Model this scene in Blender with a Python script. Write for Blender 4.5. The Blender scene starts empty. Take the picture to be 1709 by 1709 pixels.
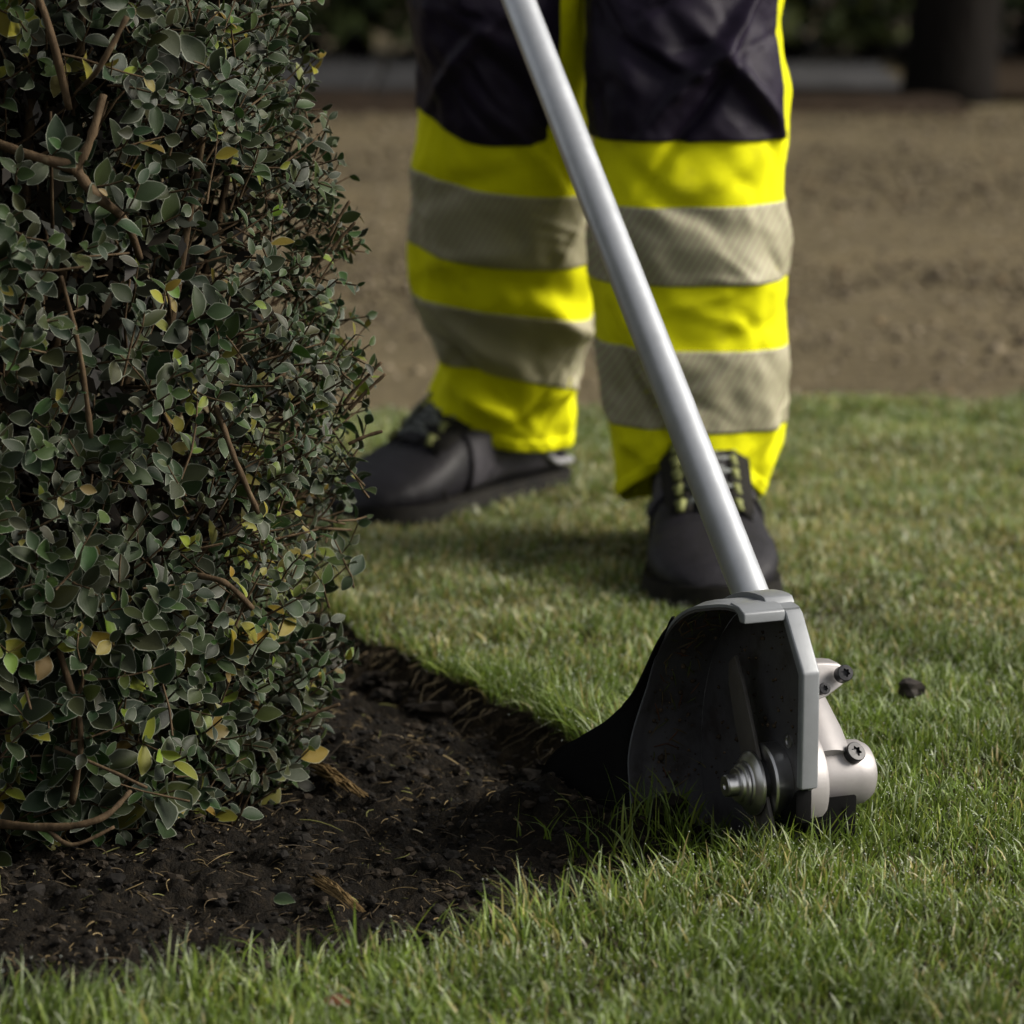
import bpy, bmesh, math, random
import numpy as np
from mathutils import Vector, Matrix, Quaternion
from mathutils.geometry import interpolate_bezier

random.seed(7)
rng = np.random.default_rng(7)
R = math.radians
sc = bpy.context.scene
col = sc.collection

# ------------------------------------------------------------------ camera
CAM_H = 0.757
PITCH = R(11.35)
cam_d = bpy.data.cameras.new('camera')
cam = bpy.data.objects.new('camera', cam_d); col.objects.link(cam)
cam.location = (0, 0, CAM_H)
cam.rotation_euler = (math.pi / 2 - PITCH, 0, 0)
cam_d.sensor_width = 24; cam_d.sensor_height = 24; cam_d.lens = 85
cam_d.clip_start = 0.05; cam_d.clip_end = 500
cam_d.dof.use_dof = True
cam_d.dof.focus_distance = 2.66
cam_d.dof.aperture_fstop = 4.6
sc.camera = cam

# ------------------------------------------------------------------ light
SUN_DIR = Vector((0.86, -0.10, 0.58)).normalized()     # towards the sun
sun_el = math.asin(SUN_DIR.z)
sun_d = bpy.data.lights.new('sun', 'SUN')
sun_d.energy = 1.5; sun_d.angle = R(26); sun_d.color = (1.0, 0.92, 0.80)
sun = bpy.data.objects.new('sun', sun_d); col.objects.link(sun)
sun.rotation_euler = SUN_DIR.to_track_quat('Z', 'Y').to_euler()
sun.location = (4, -2, 6)
world = bpy.data.worlds.new('World'); sc.world = world; world.use_nodes = True
wn = world.node_tree; wn.nodes.clear()
w_out = wn.nodes.new('ShaderNodeOutputWorld'); w_bg = wn.nodes.new('ShaderNodeBackground')
w_sky = wn.nodes.new('ShaderNodeTexSky'); w_sky.sky_type = 'NISHITA'; w_sky.sun_disc = False
w_sky.sun_elevation = sun_el
w_sky.sun_rotation = math.atan2(SUN_DIR.x, SUN_DIR.y)
w_sky.dust_density = 4.0; w_sky.air_density = 1.2
w_hs = wn.nodes.new('ShaderNodeHueSaturation'); w_hs.inputs['Saturation'].default_value = 0.15   # overcast: grey sky
w_bg.inputs['Strength'].default_value = 0.042
wn.links.new(w_sky.outputs[0], w_hs.inputs['Color']); wn.links.new(w_hs.outputs[0], w_bg.inputs['Color'])
wn.links.new(w_bg.outputs[0], w_out.inputs['Surface'])
sc.view_settings.view_transform = 'Standard'
sc.view_settings.look = 'None'
sc.view_settings.gamma = 1
sc.view_settings.use_curve_mapping = False
sc.view_settings.exposure = 1.68
sc.render.engine = 'CYCLES'
sc.cycles.max_bounces = 6
sc.cycles.use_denoising = True

# ------------------------------------------------------------------ helpers
def tag(o, label=None, cat=None, group=None, kind=None):
    if label: o['label'] = label
    if cat: o['category'] = cat
    if group: o['group'] = group
    if kind: o['kind'] = kind
    return o

def link(name, me, mat=None, parent=None):
    o = bpy.data.objects.new(name, me); col.objects.link(o)
    if mat is not None and me is not None and len(me.materials) == 0:
        me.materials.append(mat)
    if parent is not None: o.parent = parent
    return o

def empty(name, loc=(0, 0, 0)):
    o = bpy.data.objects.new(name, None); col.objects.link(o); o.location = loc
    o.empty_display_size = 0.05
    return o

def smooth(me, on=True):
    me.polygons.foreach_set('use_smooth', [on] * len(me.polygons)); return me

def mesh_np(name, verts, quads=None, tris=None, colors=None, smooth_on=True, floats=None):
    """one mesh from numpy arrays"""
    me = bpy.data.meshes.new(name)
    verts = np.asarray(verts, np.float32)
    me.vertices.add(len(verts)); me.vertices.foreach_set('co', verts.ravel())
    nq = 0 if quads is None else len(quads); nt = 0 if tris is None else len(tris)
    idx = []
    if nq: idx.append(np.asarray(quads, np.int32).ravel())
    if nt: idx.append(np.asarray(tris, np.int32).ravel())
    idx = np.concatenate(idx)
    me.loops.add(len(idx)); me.loops.foreach_set('vertex_index', idx)
    me.polygons.add(nq + nt)
    starts = np.concatenate([np.arange(nq) * 4, nq * 4 + np.arange(nt) * 3]).astype(np.int32)
    me.polygons.foreach_set('loop_start', starts)
    me.polygons.foreach_set('use_smooth', np.full(nq + nt, smooth_on))
    me.update(calc_edges=True); me.validate()
    if colors is not None:
        a = me.color_attributes.new('tint', 'FLOAT_COLOR', 'POINT')
        c = np.ones((len(verts), 4), np.float32); c[:, :3] = colors
        a.data.foreach_set('color', c.ravel())
    for k, v in (floats or {}).items():
        a = me.attributes.new(k, 'FLOAT', 'POINT'); a.data.foreach_set('value', np.asarray(v, np.float32))
    return me

def grid_mesh(name, P, closed_u=False, thickness=0.0, colors=None):
    """P: (nv, nu, 3) -> quads"""
    nv, nu = P.shape[:2]
    ii = np.arange(nv * nu).reshape(nv, nu)
    if closed_u: ii = np.concatenate([ii, ii[:, :1]], 1)
    q = np.stack([ii[:-1, :-1], ii[:-1, 1:], ii[1:, 1:], ii[1:, :-1]], -1).reshape(-1, 4)
    return mesh_np(name, P.reshape(-1, 3), quads=q, colors=colors)

def _hash(ix, iy, iz, s):
    n = (ix.astype(np.int64) * 374761393 + iy.astype(np.int64) * 668265263 + iz.astype(np.int64) * 2147483647 + s * 974634777) & 0xFFFFFFFF
    n = ((n ^ (n >> 13)) * 1274126177) & 0xFFFFFFFF
    n = (n ^ (n >> 16)) & 0xFFFFFF
    return n / float(0xFFFFFF)

def vnoise(p, scale=1.0, seed=0):
    """value noise in -1..1, p (...,3)"""
    p = np.asarray(p, float) * scale
    i = np.floor(p); f = p - i; f = f * f * (3 - 2 * f); i = i.astype(np.int64)
    r = 0
    for dx in (0, 1):
        wx = f[..., 0] if dx else 1 - f[..., 0]
        for dy in (0, 1):
            wy = f[..., 1] if dy else 1 - f[..., 1]
            for dz in (0, 1):
                wz = f[..., 2] if dz else 1 - f[..., 2]
                r = r + wx * wy * wz * _hash(i[..., 0] + dx, i[..., 1] + dy, i[..., 2] + dz, seed)
    return r * 2 - 1

def fbm(p, scale, octs=4, seed=0, gain=0.5):
    r = 0; a = 1
    for k in range(octs):
        r = r + a * vnoise(p, scale * 2 ** k, seed + k); a *= gain
    return r

def P2(x, y, z=None):
    x = np.asarray(x, float); y = np.asarray(y, float)
    return np.stack([x, y, np.zeros_like(x) if z is None else np.asarray(z, float)], -1)

def smoothstep(a, b, x):
    t = np.clip((x - a) / (b - a), 0, 1); return t * t * (3 - 2 * t)

def tube_np(pts, radii, n=6, cap=True):
    """tapered tube along points -> verts, quads, tris"""
    pts = [Vector(p) for p in pts]
    V = []; Q = []; T = []
    up = None
    for i, p in enumerate(pts):
        t = (pts[min(i + 1, len(pts) - 1)] - pts[max(i - 1, 0)]).normalized()
        if up is None:
            up = Vector((0, 0, 1)) if abs(t.z) < 0.9 else Vector((1, 0, 0))
        sx = t.cross(up).normalized(); sy = sx.cross(t).normalized(); up = sy
        for k in range(n):
            a = 2 * math.pi * k / n
            V.append(p + (sx * math.cos(a) + sy * math.sin(a)) * radii[i])
    for i in range(len(pts) - 1):
        for k in range(n):
            Q.append((i * n + k, i * n + (k + 1) % n, (i + 1) * n + (k + 1) % n, (i + 1) * n + k))
    if cap:
        c0 = len(V); V.append(pts[0]); V.append(pts[-1])
        for k in range(n):
            T.append((c0, (k + 1) % n, k)); b = (len(pts) - 1) * n
            T.append((c0 + 1, b + k, b + (k + 1) % n))
    return np.array([tuple(v) for v in V]), np.array(Q), np.array(T)

class Bag:
    """collects many small pieces into one stuff mesh"""
    def __init__(s): s.v = []; s.q = []; s.t = []; s.c = []; s.n = 0; s.f = []
    def add(s, v, q=None, t=None, c=(1, 1, 1), f=None):
        v = np.asarray(v); s.v.append(v)
        if q is not None and len(q): s.q.append(np.asarray(q) + s.n)
        if t is not None and len(t): s.t.append(np.asarray(t) + s.n)
        s.c.append(np.broadcast_to(np.asarray(c, float), (len(v), 3)))
        s.f.append(np.zeros(len(v)) if f is None else np.asarray(f))
        s.n += len(v)
    def build(s, name, mat, parent=None, fname=None, smooth_on=True):
        me = mesh_np(name, np.concatenate(s.v), np.concatenate(s.q) if s.q else None,
                     np.concatenate(s.t) if s.t else None, np.concatenate(s.c), smooth_on,
                     {fname: np.concatenate(s.f)} if fname else None)
        return link(name, me, mat, parent)

def lathe(profile, n=48, origin=(0, 0, 0), axis=None, xdir=None):
    """profile: (h, r) along axis; returns verts/quads (open ends close at r=0)"""
    ax = Vector(axis).normalized(); xd = Vector(xdir).normalized(); yd = ax.cross(xd)
    o = Vector(origin); V = []; Q = []
    for h, r in profile:
        for k in range(n):
            a = 2 * math.pi * k / n
            V.append(o + ax * h + (xd * math.cos(a) + yd * math.sin(a)) * r)
    for i in range(len(profile) - 1):
        for k in range(n):
            Q.append((i * n + k, i * n + (k + 1) % n, (i + 1) * n + (k + 1) % n, (i + 1) * n + k))
    return np.array([tuple(v) for v in V]), np.array(Q)

def fix_normals(me):
    bm = bmesh.new(); bm.from_mesh(me)
    bmesh.ops.remove_doubles(bm, verts=bm.verts, dist=1e-6)
    bmesh.ops.recalc_face_normals(bm, faces=bm.faces); bm.to_mesh(me); bm.free(); return me

def sharp(me, ang=35):
    """smooth faces with sharp edges above ang"""
    bm = bmesh.new(); bm.from_mesh(me)
    for f in bm.faces: f.smooth = True
    for e in bm.edges:
        if len(e.link_faces) == 2: e.smooth = e.calc_face_angle(0) < R(ang)
    bm.to_mesh(me); bm.free(); return me

# ------------------------------------------------------------------ materials
class Mat:
    def __init__(s, name):
        s.m = bpy.data.materials.new(name); s.m.use_nodes = True
        s.n = s.m.node_tree.nodes; s.l = s.m.node_tree.links
        s.b = s.n['Principled BSDF']
        s.out = s.n['Material Output']
    def node(s, t, **kw):
        nd = s.n.new(t)
        for k, v in kw.items():
            if k.startswith('_'): setattr(nd, k[1:], v)
            else:
                key = k.replace('__', ' ')
                nd.inputs[key].default_value = v
        return nd
    def link(s, a, b): s.l.new(a, b)
    def set(s, **kw):
        for k, v in kw.items(): s.b.inputs[k.replace('__', ' ')].default_value = v
        return s
    def noise(s, scale, detail=4, rough=0.6, coord='Object', stretch=None):
        tc = s.node('ShaderNodeTexCoord'); o = tc.outputs[coord]
        if stretch:
            mp = s.node('ShaderNodeMapping'); mp.inputs['Scale'].default_value = stretch
            s.link(o, mp.inputs['Vector']); o = mp.outputs[0]
        nz = s.node('ShaderNodeTexNoise', Scale=scale, Detail=detail, Roughness=rough); s.link(o, nz.inputs['Vector'])
        return nz.outputs['Fac']
    def ramp(s, fac, stops):
        r = s.node('ShaderNodeValToRGB'); e = r.color_ramp.elements
        while len(e) < len(stops): e.new(0.5)
        for el, (p, c) in zip(e, stops):
            el.position = p; el.color = (*c, 1) if len(c) == 3 else c
        s.link(fac, r.inputs['Fac']); return r.outputs['Color']
    def mix(s, fac, a, b, mode='MIX'):
        mx = s.node('ShaderNodeMix', _data_type='RGBA', _blend_type=mode)
        for sock, val in ((mx.inputs[0], fac), (mx.inputs[6], a), (mx.inputs[7], b)):
            if hasattr(val, 'links') or hasattr(val, 'is_linked'): s.link(val, sock)
            elif isinstance(val, (int, float)): sock.default_value = val
            else: sock.default_value = (*val, 1)
        return mx.outputs[2]
    def bump(s, h, strength=0.3, dist=0.002):
        b = s.node('ShaderNodeBump', Strength=strength, Distance=dist); s.link(h, b.inputs['Height'])
        s.link(b.outputs[0], s.b.inputs['Normal']); return s
    def color(s, c):
        if hasattr(c, 'links'): s.link(c, s.b.inputs['Base Color'])
        else: s.b.inputs['Base Color'].default_value = (*c, 1)
        return s
    def attr(s, name):
        a = s.node('ShaderNodeAttribute'); a.attribute_name = name; return a
    def translucent(s, color, fac):
        t = s.node('ShaderNodeBsdfTranslucent'); s.link(color, t.inputs['Color'])
        mx = s.node('ShaderNodeMixShader'); mx.inputs[0].default_value = fac
        s.link(s.b.outputs[0], mx.inputs[1]); s.link(t.outputs[0], mx.inputs[2])
        s.link(mx.outputs[0], s.out.inputs['Surface']); return s

def noisy(name, stops, scale, rough=0.6, bump=0.3, bdist=0.002, metallic=0.0, bscale=None, detail=5, rough2=None, stretch=None):
    m = Mat(name); f = m.noise(scale, detail, stretch=stretch); m.color(m.ramp(f, stops))
    m.set(Roughness=rough, Metallic=metallic)
    if rough >= .8: m.b.inputs['Specular IOR Level'].default_value = 0.12
    if bump: m.bump(m.noise(bscale or scale * 3, detail, stretch=stretch), bump, bdist)
    if rough2 is not None:
        mr = m.node('ShaderNodeMapRange'); mr.inputs['To Min'].default_value = rough; mr.inputs['To Max'].default_value = rough2
        m.link(m.noise(scale * 2.3, 5), mr.inputs['Value']); m.link(mr.outputs[0], m.b.inputs['Roughness'])
    return m.m

def make_tint(name, rough=0.5, trans=0.25, spec=0.4, noise_amt=None):
    m = Mat(name); a = m.attr('tint'); c = a.outputs['Color']
    if noise_amt: c = m.mix(1.0, c, m.ramp(m.noise(noise_amt, 3), [(0.3, (0.6, 0.6, 0.6)), (0.7, (1.25, 1.25, 1.25))]), 'MULTIPLY')
    m.color(c).set(Roughness=rough); m.b.inputs['Specular IOR Level'].default_value = spec
    if trans: m.translucent(c, trans)
    return m.m

M = {}
M['grass'] = make_tint('grass_blade', 0.40, 0.36, 0.5)
M['litter'] = make_tint('soil_litter', 0.8, 0.0, 0.2, 90)
M['pebble'] = make_tint('pebble', 0.8, 0.0, 0.2, 120)
M['far_leaf'] = make_tint('hedge_leaf', 0.5, 0.15, 0.3)
M['turf'] = noisy('turf_soil', [(0.3, (0.014, 0.012, 0.006)), (0.7, (0.035, 0.034, 0.012))], 60, 0.95, 0.8, 0.006)
M['cut_soil'] = noisy('cut_soil', [(0.3, (0.009, 0.007, 0.004)), (0.7, (0.036, 0.027, 0.016))], 70, 0.95, 1.0, 0.008)
M['soil'] = noisy('bed_soil', [(0.3, (0.0045, 0.0036, 0.0025)), (0.52, (0.009, 0.007, 0.0045)), (0.75, (0.028, 0.021, 0.013))], 150, 0.9, 1.0, 0.005, bscale=420, rough2=0.7)
M['earth'] = noisy('earth', [(0.3, (0.05, 0.04, 0.028)), (0.7, (0.09, 0.075, 0.055))], 5, 0.95, 0.4, 0.01)
_m = Mat('path_gravel')
_c = _m.ramp(_m.noise(46, 8, .75), [(0.3, (0.076, 0.061, 0.036)), (0.5, (0.124, 0.101, 0.060)), (0.72, (0.185, 0.152, 0.094))])
_c = _m.mix(1.0, _c, _m.ramp(_m.noise(3.2, 5, .7), [(0.3, (0.75, 0.74, 0.72)), (0.5, (0.95, 0.95, 0.95)), (0.7, (1.18, 1.15, 1.1))]), 'MULTIPLY')
_m.color(_c).set(Roughness=.95); _m.b.inputs['Specular IOR Level'].default_value = .1; _m.bump(_m.noise(90, 8), .9, .01); M['gravel'] = _m.m
M['kerb'] = noisy('kerb_stone', [(0.3, (0.036, 0.036, 0.038)), (0.7, (0.062, 0.062, 0.065))], 9, 0.9, 0.4, 0.004)
M['bark'] = noisy('tree_bark', [(0.3, (0.0035, 0.003, 0.0025)), (0.7, (0.009, 0.0072, 0.006))], 12, 0.95, 1.0, 0.02, stretch=(1, 1, 0.2))
M['twig'] = noisy('shrub_twig', [(0.25, (0.030, 0.020, 0.011)), (0.6, (0.085, 0.058, 0.033)), (0.85, (0.14, 0.12, 0.07))], 90, 0.8, 0.6, 0.002, stretch=(1, 1, 0.5))

def make_leaf():
    m = Mat('shrub_leaf')
    oi = m.node('ShaderNodeObjectInfo'); a = m.attr('tint'); r = m.attr('rim')
    base = m.mix(1.0, oi.outputs['Color'], a.outputs['Color'], 'MULTIPLY')
    base = m.mix(m.noise(160, 3), base, m.mix(1.0, base, (0.62, 0.66, 0.62), 'MULTIPLY'))
    # hoar frost: crystals along the margin and a thin broken bloom over the blade
    rim = m.node('ShaderNodeMapRange', _interpolation_type='SMOOTHSTEP'); rim.inputs['From Min'].default_value = 0.60; rim.inputs['From Max'].default_value = 1.0
    m.link(r.outputs['Fac'], rim.inputs['Value'])
    blo = m.node('ShaderNodeMapRange'); blo.inputs['From Min'].default_value = 0.45; blo.inputs['From Max'].default_value = 0.8
    blo.inputs['To Max'].default_value = 0.07; m.link(m.noise(70, 5, 0.7), blo.inputs['Value'])
    mx = m.node('ShaderNodeMath', _operation='MAXIMUM'); rm = m.node('ShaderNodeMath', _operation='MULTIPLY'); rm.inputs[1].default_value = 0.62
    m.link(rim.outputs[0], rm.inputs[0]); m.link(rm.outputs[0], mx.inputs[0]); m.link(blo.outputs[0], mx.inputs[1])
    c = m.mix(mx.outputs[0], base, (0.30, 0.32, 0.26))
    m.color(c).set(Roughness=0.5); m.b.inputs['Specular IOR Level'].default_value = 0.25
    m.bump(m.noise(500, 3), 0.25, 0.0006)
    m.translucent(c, 0.16)
    return m.m
M['leaf'] = make_leaf()

def fabric(name, c1, c2, rough=0.85, weave=1400, bstr=0.25):
    m = Mat(name); m.color(m.ramp(m.noise(14, 4), [(0.3, c1), (0.75, c2)])).set(Roughness=rough)
    m.b.inputs['Specular IOR Level'].default_value = 0.15
    tc = m.node('ShaderNodeTexCoord'); w = m.node('ShaderNodeTexWave', Scale=weave / 6.28, Distortion=0.4)
    w.bands_direction = 'DIAGONAL'; m.link(tc.outputs['Object'], w.inputs['Vector'])
    ad = m.node('ShaderNodeMath', _operation='ADD'); m.link(w.outputs['Fac'], ad.inputs[0]); m.link(m.noise(60, 5), ad.inputs[1])
    m.bump(ad.outputs[0], bstr, 0.0012)
    return m.m
def fabric_dirty(name, c1, c2):
    mt = fabric(name, c1, c2); nt = mt.node_tree; bs = nt.nodes['Principled BSDF']; src = bs.inputs['Base Color'].links[0].from_socket
    m = Mat.__new__(Mat); m.m = mt; m.n = nt.nodes; m.l = nt.links; m.b = bs
    g = m.node('ShaderNodeMapRange'); g.inputs['From Min'].default_value = .56; g.inputs['From Max'].default_value = .78; g.inputs['To Max'].default_value = .45
    m.link(m.noise(17, 7, .72), g.inputs['Value']); c = m.mix(g.outputs[0], src, (.20, .17, .02)); m.link(c, bs.inputs['Base Color']); return mt
M['hivis'] = fabric_dirty('high_visibility_yellow', (0.66, 0.66, 0.004), (0.80, 0.79, 0.004))
M['navy'] = fabric('navy_fabric', (0.0085, 0.006, 0.013), (0.017, 0.012, 0.026), 0.48)
def make_band():
    m = Mat('reflective_band'); tc = m.node('ShaderNodeTexCoord')
    mp = m.node('ShaderNodeMapping'); mp.inputs['Rotation'].default_value = (0, R(-30), 0)
    m.link(tc.outputs['Object'], mp.inputs['Vector'])
    w = m.node('ShaderNodeTexWave', Scale=50); w.bands_direction = 'X'; m.link(mp.outputs[0], w.inputs['Vector'])
    c = m.ramp(w.outputs['Fac'], [(0.0, (0.335, 0.335, 0.21)), (0.60, (0.365, 0.36, 0.225)), (0.84, (0.30, 0.245, 0.185)), (1.0, (0.24, 0.175, 0.155))])
    m.color(c).set(Roughness=0.6, Metallic=0.05)
    m.bump(m.noise(40, 4), 0.2, 0.001)
    return m.m
M['band'] = make_band()
M['leather'] = noisy('boot_leather', [(0.3, (0.0045, 0.004, 0.006)), (0.7, (0.010, 0.0088, 0.013))], 40, 0.42, 0.5, 0.0015, bscale=180, rough2=0.75)
M['panel'] = noisy('boot_panel', [(0.3, (0.020, 0.018, 0.024)), (0.7, (0.036, 0.032, 0.042))], 60, 0.7, 0.4, 0.001)
M['leather'].node_tree.nodes['Principled BSDF'].inputs['Specular IOR Level'].default_value = 0.3
M['rubber'] = noisy('sole_rubber', [(0.3, (0.008, 0.008, 0.008)), (0.7, (0.02, 0.018, 0.015))], 60, 0.8, 0.4, 0.001)
M['lace'] = noisy('lace', [(0.3, (0.09, 0.10, 0.10)), (0.7, (0.22, 0.23, 0.22))], 200, 0.8, 0.2, 0.0005)
M['loop'] = noisy('lace_loop', [(0.3, (0.15, 0.16, 0.05)), (0.7, (0.24, 0.26, 0.08))], 200, 0.7, 0.2, 0.0005)
M['trim'] = noisy('boot_trim', [(0.3, (0.16, 0.16, 0.17)), (0.7, (0.28, 0.28, 0.29))], 200, 0.5, 0.2, 0.0005)
M['skin'] = noisy('skin', [(0.3, (0.45, 0.28, 0.20)), (0.7, (0.55, 0.36, 0.27))], 30, 0.5, 0.2, 0.0005)
M['glove'] = noisy('glove', [(0.3, (0.02, 0.02, 0.02)), (0.7, (0.05, 0.05, 0.05))], 60, 0.7, 0.3, 0.001)

def metal(name, base, rough, metallic, scuff=0.0, dirt=None, bstr=0.12):
    m = Mat(name); f = m.noise(38, 6, 0.65)
    d = tuple(b * 0.84 for b in base); c = m.ramp(f, [(0.3, d), (0.7, base)])
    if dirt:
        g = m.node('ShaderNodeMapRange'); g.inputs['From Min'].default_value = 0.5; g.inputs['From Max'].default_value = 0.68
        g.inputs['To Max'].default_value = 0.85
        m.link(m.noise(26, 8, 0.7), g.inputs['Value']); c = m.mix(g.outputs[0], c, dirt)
    m.color(c).set(Metallic=metallic)
    mr = m.node('ShaderNodeMapRange'); mr.inputs['To Min'].default_value = rough - 0.08; mr.inputs['To Max'].default_value = rough + 0.14
    m.link(m.noise(60, 7, 0.7), mr.inputs['Value']); m.link(mr.outputs[0], m.b.inputs['Roughness'])
    m.bump(m.noise(420, 3), bstr, 0.0004)
    return m.m
M['tube'] = metal('anodised_tube', (0.53, 0.55, 0.58), 0.37, 0.75, bstr=0.08)
M['cast'] = metal('cast_housing', (0.335, 0.318, 0.318), 0.44, 0.4)
M['guard'] = metal('guard_outer', (0.235, 0.248, 0.265), 0.42, 0.25)
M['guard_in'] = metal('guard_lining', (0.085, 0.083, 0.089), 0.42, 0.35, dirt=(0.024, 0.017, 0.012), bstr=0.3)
M['steel'] = metal('turned_steel', (0.66, 0.655, 0.65), 0.30, 1.0, bstr=0.03)
M['blade'] = metal('soiled_blade', (0.10, 0.092, 0.085), 0.55, 0.4, dirt=(0.045, 0.033, 0.023))
M['bolt'] = metal('black_bolt', (0.012, 0.012, 0.014), 0.34, 0.5)
M['black'] = metal('black_plastic', (0.0035, 0.0035, 0.0038), 0.6, 0.0); M['black'].node_tree.nodes['Principled BSDF'].inputs['Specular IOR Level'].default_value = 0.08
M['engine'] = noisy('engine_plastic', [(0.3, (0.30, 0.05, 0.02)), (0.7, (0.42, 0.08, 0.03))], 20, 0.4, 0.1, 0.001)
M['straw'] = noisy('straw', [(0.3, (0.10, 0.065, 0.028)), (0.7, (0.24, 0.165, 0.075))], 150, 0.8, 0.6, 0.001, stretch=(1, 1, 0.2))
M['brown_leaf'] = noisy('dead_leaf', [(0.3, (0.06, 0.022, 0.010)), (0.7, (0.14, 0.055, 0.022))], 120, 0.7, 0.4, 0.001)

# ------------------------------------------------------------------ setting
def catmull(pts, n=12, closed=True):
    P = np.array(pts, float); N = len(P); out = []
    for i in range(N if closed else N - 1):
        p0, p1, p2, p3 = (P[(i - 1) % N], P[i], P[(i + 1) % N], P[(i + 2) % N]) if closed else (P[max(i - 1, 0)], P[i], P[i + 1], P[min(i + 2, N - 1)])
        for k in range(n):
            t = k / n
            out.append(0.5 * ((2 * p1) + (-p0 + p2) * t + (2 * p0 - 5 * p1 + 4 * p2 - p3) * t * t + (-p0 + 3 * p1 - 3 * p2 + p3) * t ** 3))
    if not closed: out.append(P[-1])
    return np.array(out)

bed_ctrl = [(-.50, 2.13), (-.33, 2.175), (-.20, 2.225), (-.062, 2.285), (.022, 2.35), (.105, 2.43), (.178, 2.53), (.178, 2.64),
            (.115, 2.745), (.036, 2.835), (-.028, 2.97), (-.081, 3.09), (-.13, 3.20), (-.24, 3.36), (-.50, 3.45), (-.85, 3.36), (-1.12, 3.0), (-1.12, 2.55), (-.85, 2.17)]
bed = catmull(bed_ctrl, 26)
bn = vnoise(P2(bed[:, 0], bed[:, 1]), 15, 3) * 0.016 + vnoise(P2(bed[:, 0], bed[:, 1]), 45, 4) * 0.010
cen = np.array([-.40, 2.78]); dv = bed - cen; dv /= np.linalg.norm(dv, axis=1)[:, None]
bed = bed + dv * bn[:, None]

def in_poly(px, py, poly):
    inside = np.zeros(px.shape, bool); n = len(poly); j = n - 1
    for i in range(n):
        xi, yi = poly[i]; xj, yj = poly[j]
        c = ((yi > py) != (yj > py))
        with np.errstate(divide='ignore', invalid='ignore'):
            xc = (xj - xi) * (py - yi) / (yj - yi + 1e-12) + xi
        inside ^= c & (px < xc); j = i
    return inside

def poly_dist(px, py, poly):
    d = np.full(px.shape, 9.0)
    for i in range(0, len(poly), 2):
        d = np.minimum(d, np.hypot(px - poly[i, 0], py - poly[i, 1]))
    return d

def lawn_edge(x):      # where the lawn meets the gravel
    x = np.asarray(x, float)
    return 4.36 + 0.20 * np.clip(x, -1.5, 2) - 0.02 * np.clip(x, -1.5, 2) ** 2 + 0.03 * vnoise(P2(x, x * 0), 7, 5) + 0.015 * vnoise(P2(x, x * 0), 23, 6)

# ground: one sheet to the horizon, under everything
g = np.array([[(x, y, -0.16) for x in (-120, 120)] for y in (-60, 200)])
tag(link('ground', grid_mesh('ground', g), M['earth']), 'brown earth stretching away under the garden', 'ground', kind='structure')

# lawn sheet with the bed cut out of it
bm = bmesh.new()
ex = np.linspace(-2.6, 3.0, 90)
outer = [(-2.6, 0.4), (3.0, 0.4)] + [(x, float(lawn_edge(x))) for x in ex[::-1]]
def loop(pts):
    vs = [bm.verts.new((p[0], p[1], 0)) for p in pts]
    return vs, [bm.edges.new((vs[i], vs[(i + 1) % len(vs)])) for i in range(len(vs))]
ov, oe = loop(outer); iv, ie = loop(bed)
bmesh.ops.triangle_fill(bm, use_beauty=True, use_dissolve=False, edges=oe + ie)
for f in bm.faces:
    if f.normal.z < 0: f.normal_flip()
rows_ = [iv]
for zz, inn in ((-.006, .004), (-.012, .010), (-.020, .018), (-.029, .030), (-.040, .045), (-.10, .050)):
    rows_.append([bm.verts.new((v.co.x - dv[i][0] * (inn + random.uniform(-.004, .005)), v.co.y - dv[i][1] * (inn + random.uniform(-.004, .005)), zz + random.uniform(-.004, .004))) for i, v in enumerate(iv)])
for ra, rb in zip(rows_[:-1], rows_[1:]):
    for i in range(len(iv)):
        j = (i + 1) % len(iv); f = bm.faces.new((ra[i], ra[j], rb[j], rb[i])); f.material_index = 1
lowo = [bm.verts.new((v.co.x, v.co.y, -0.10)) for v in ov]
for i in range(len(ov)):
    j = (i + 1) % len(ov); f = bm.faces.new((ov[j], ov[i], lowo[i], lowo[j])); f.material_index = 1
me = bpy.data.meshes.new('lawn'); bm.to_mesh(me); bm.free()
me.materials.append(M['turf']); me.materials.append(M['cut_soil'])
tag(link('lawn', me), 'short lawn turf with a freshly cut edge round the soil bed', 'lawn', kind='structure')

# soil bed
nx, ny = 300, 290
X, Y = np.meshgrid(np.linspace(-1.2, .26, nx), np.linspace(2.05, 3.52, ny))
pp = P2(X, Y)
edge_d = poly_dist(X, Y, bed)
def soil_z(X, Y, ed):
    p = P2(X, Y)
    z = -0.026 + 0.009 * fbm(p, 9, 3, 11) + 0.008 * np.abs(fbm(p, 38, 3, 21)) + 0.005 * fbm(p, 120, 2, 31)
    z = z - 0.016 * np.exp(-(ed / 0.05) ** 2)                        # the cut trench along the edge
    z = z + 0.030 * np.exp(-(((X - .105) / .055) ** 2 + ((Y - 2.60) / .06) ** 2))   # soil thrown up in front of the blade
    z = z + 0.032 * np.exp(-(((X - .025) / .05) ** 2 + ((Y - 2.655) / .045) ** 2))
    z = z + 0.02 * np.exp(-(((X + .40) / .28) ** 2 + ((Y - 2.82) / .28) ** 2))   # mound at the stem
    return z
Z = soil_z(X, Y, edge_d)
tag(link('soil_bed', grid_mesh('soil_bed', np.stack([X, Y, Z], -1)), M['soil']), 'dark crumbly soil bed dug around the shrub', 'soil', kind='structure')

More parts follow.
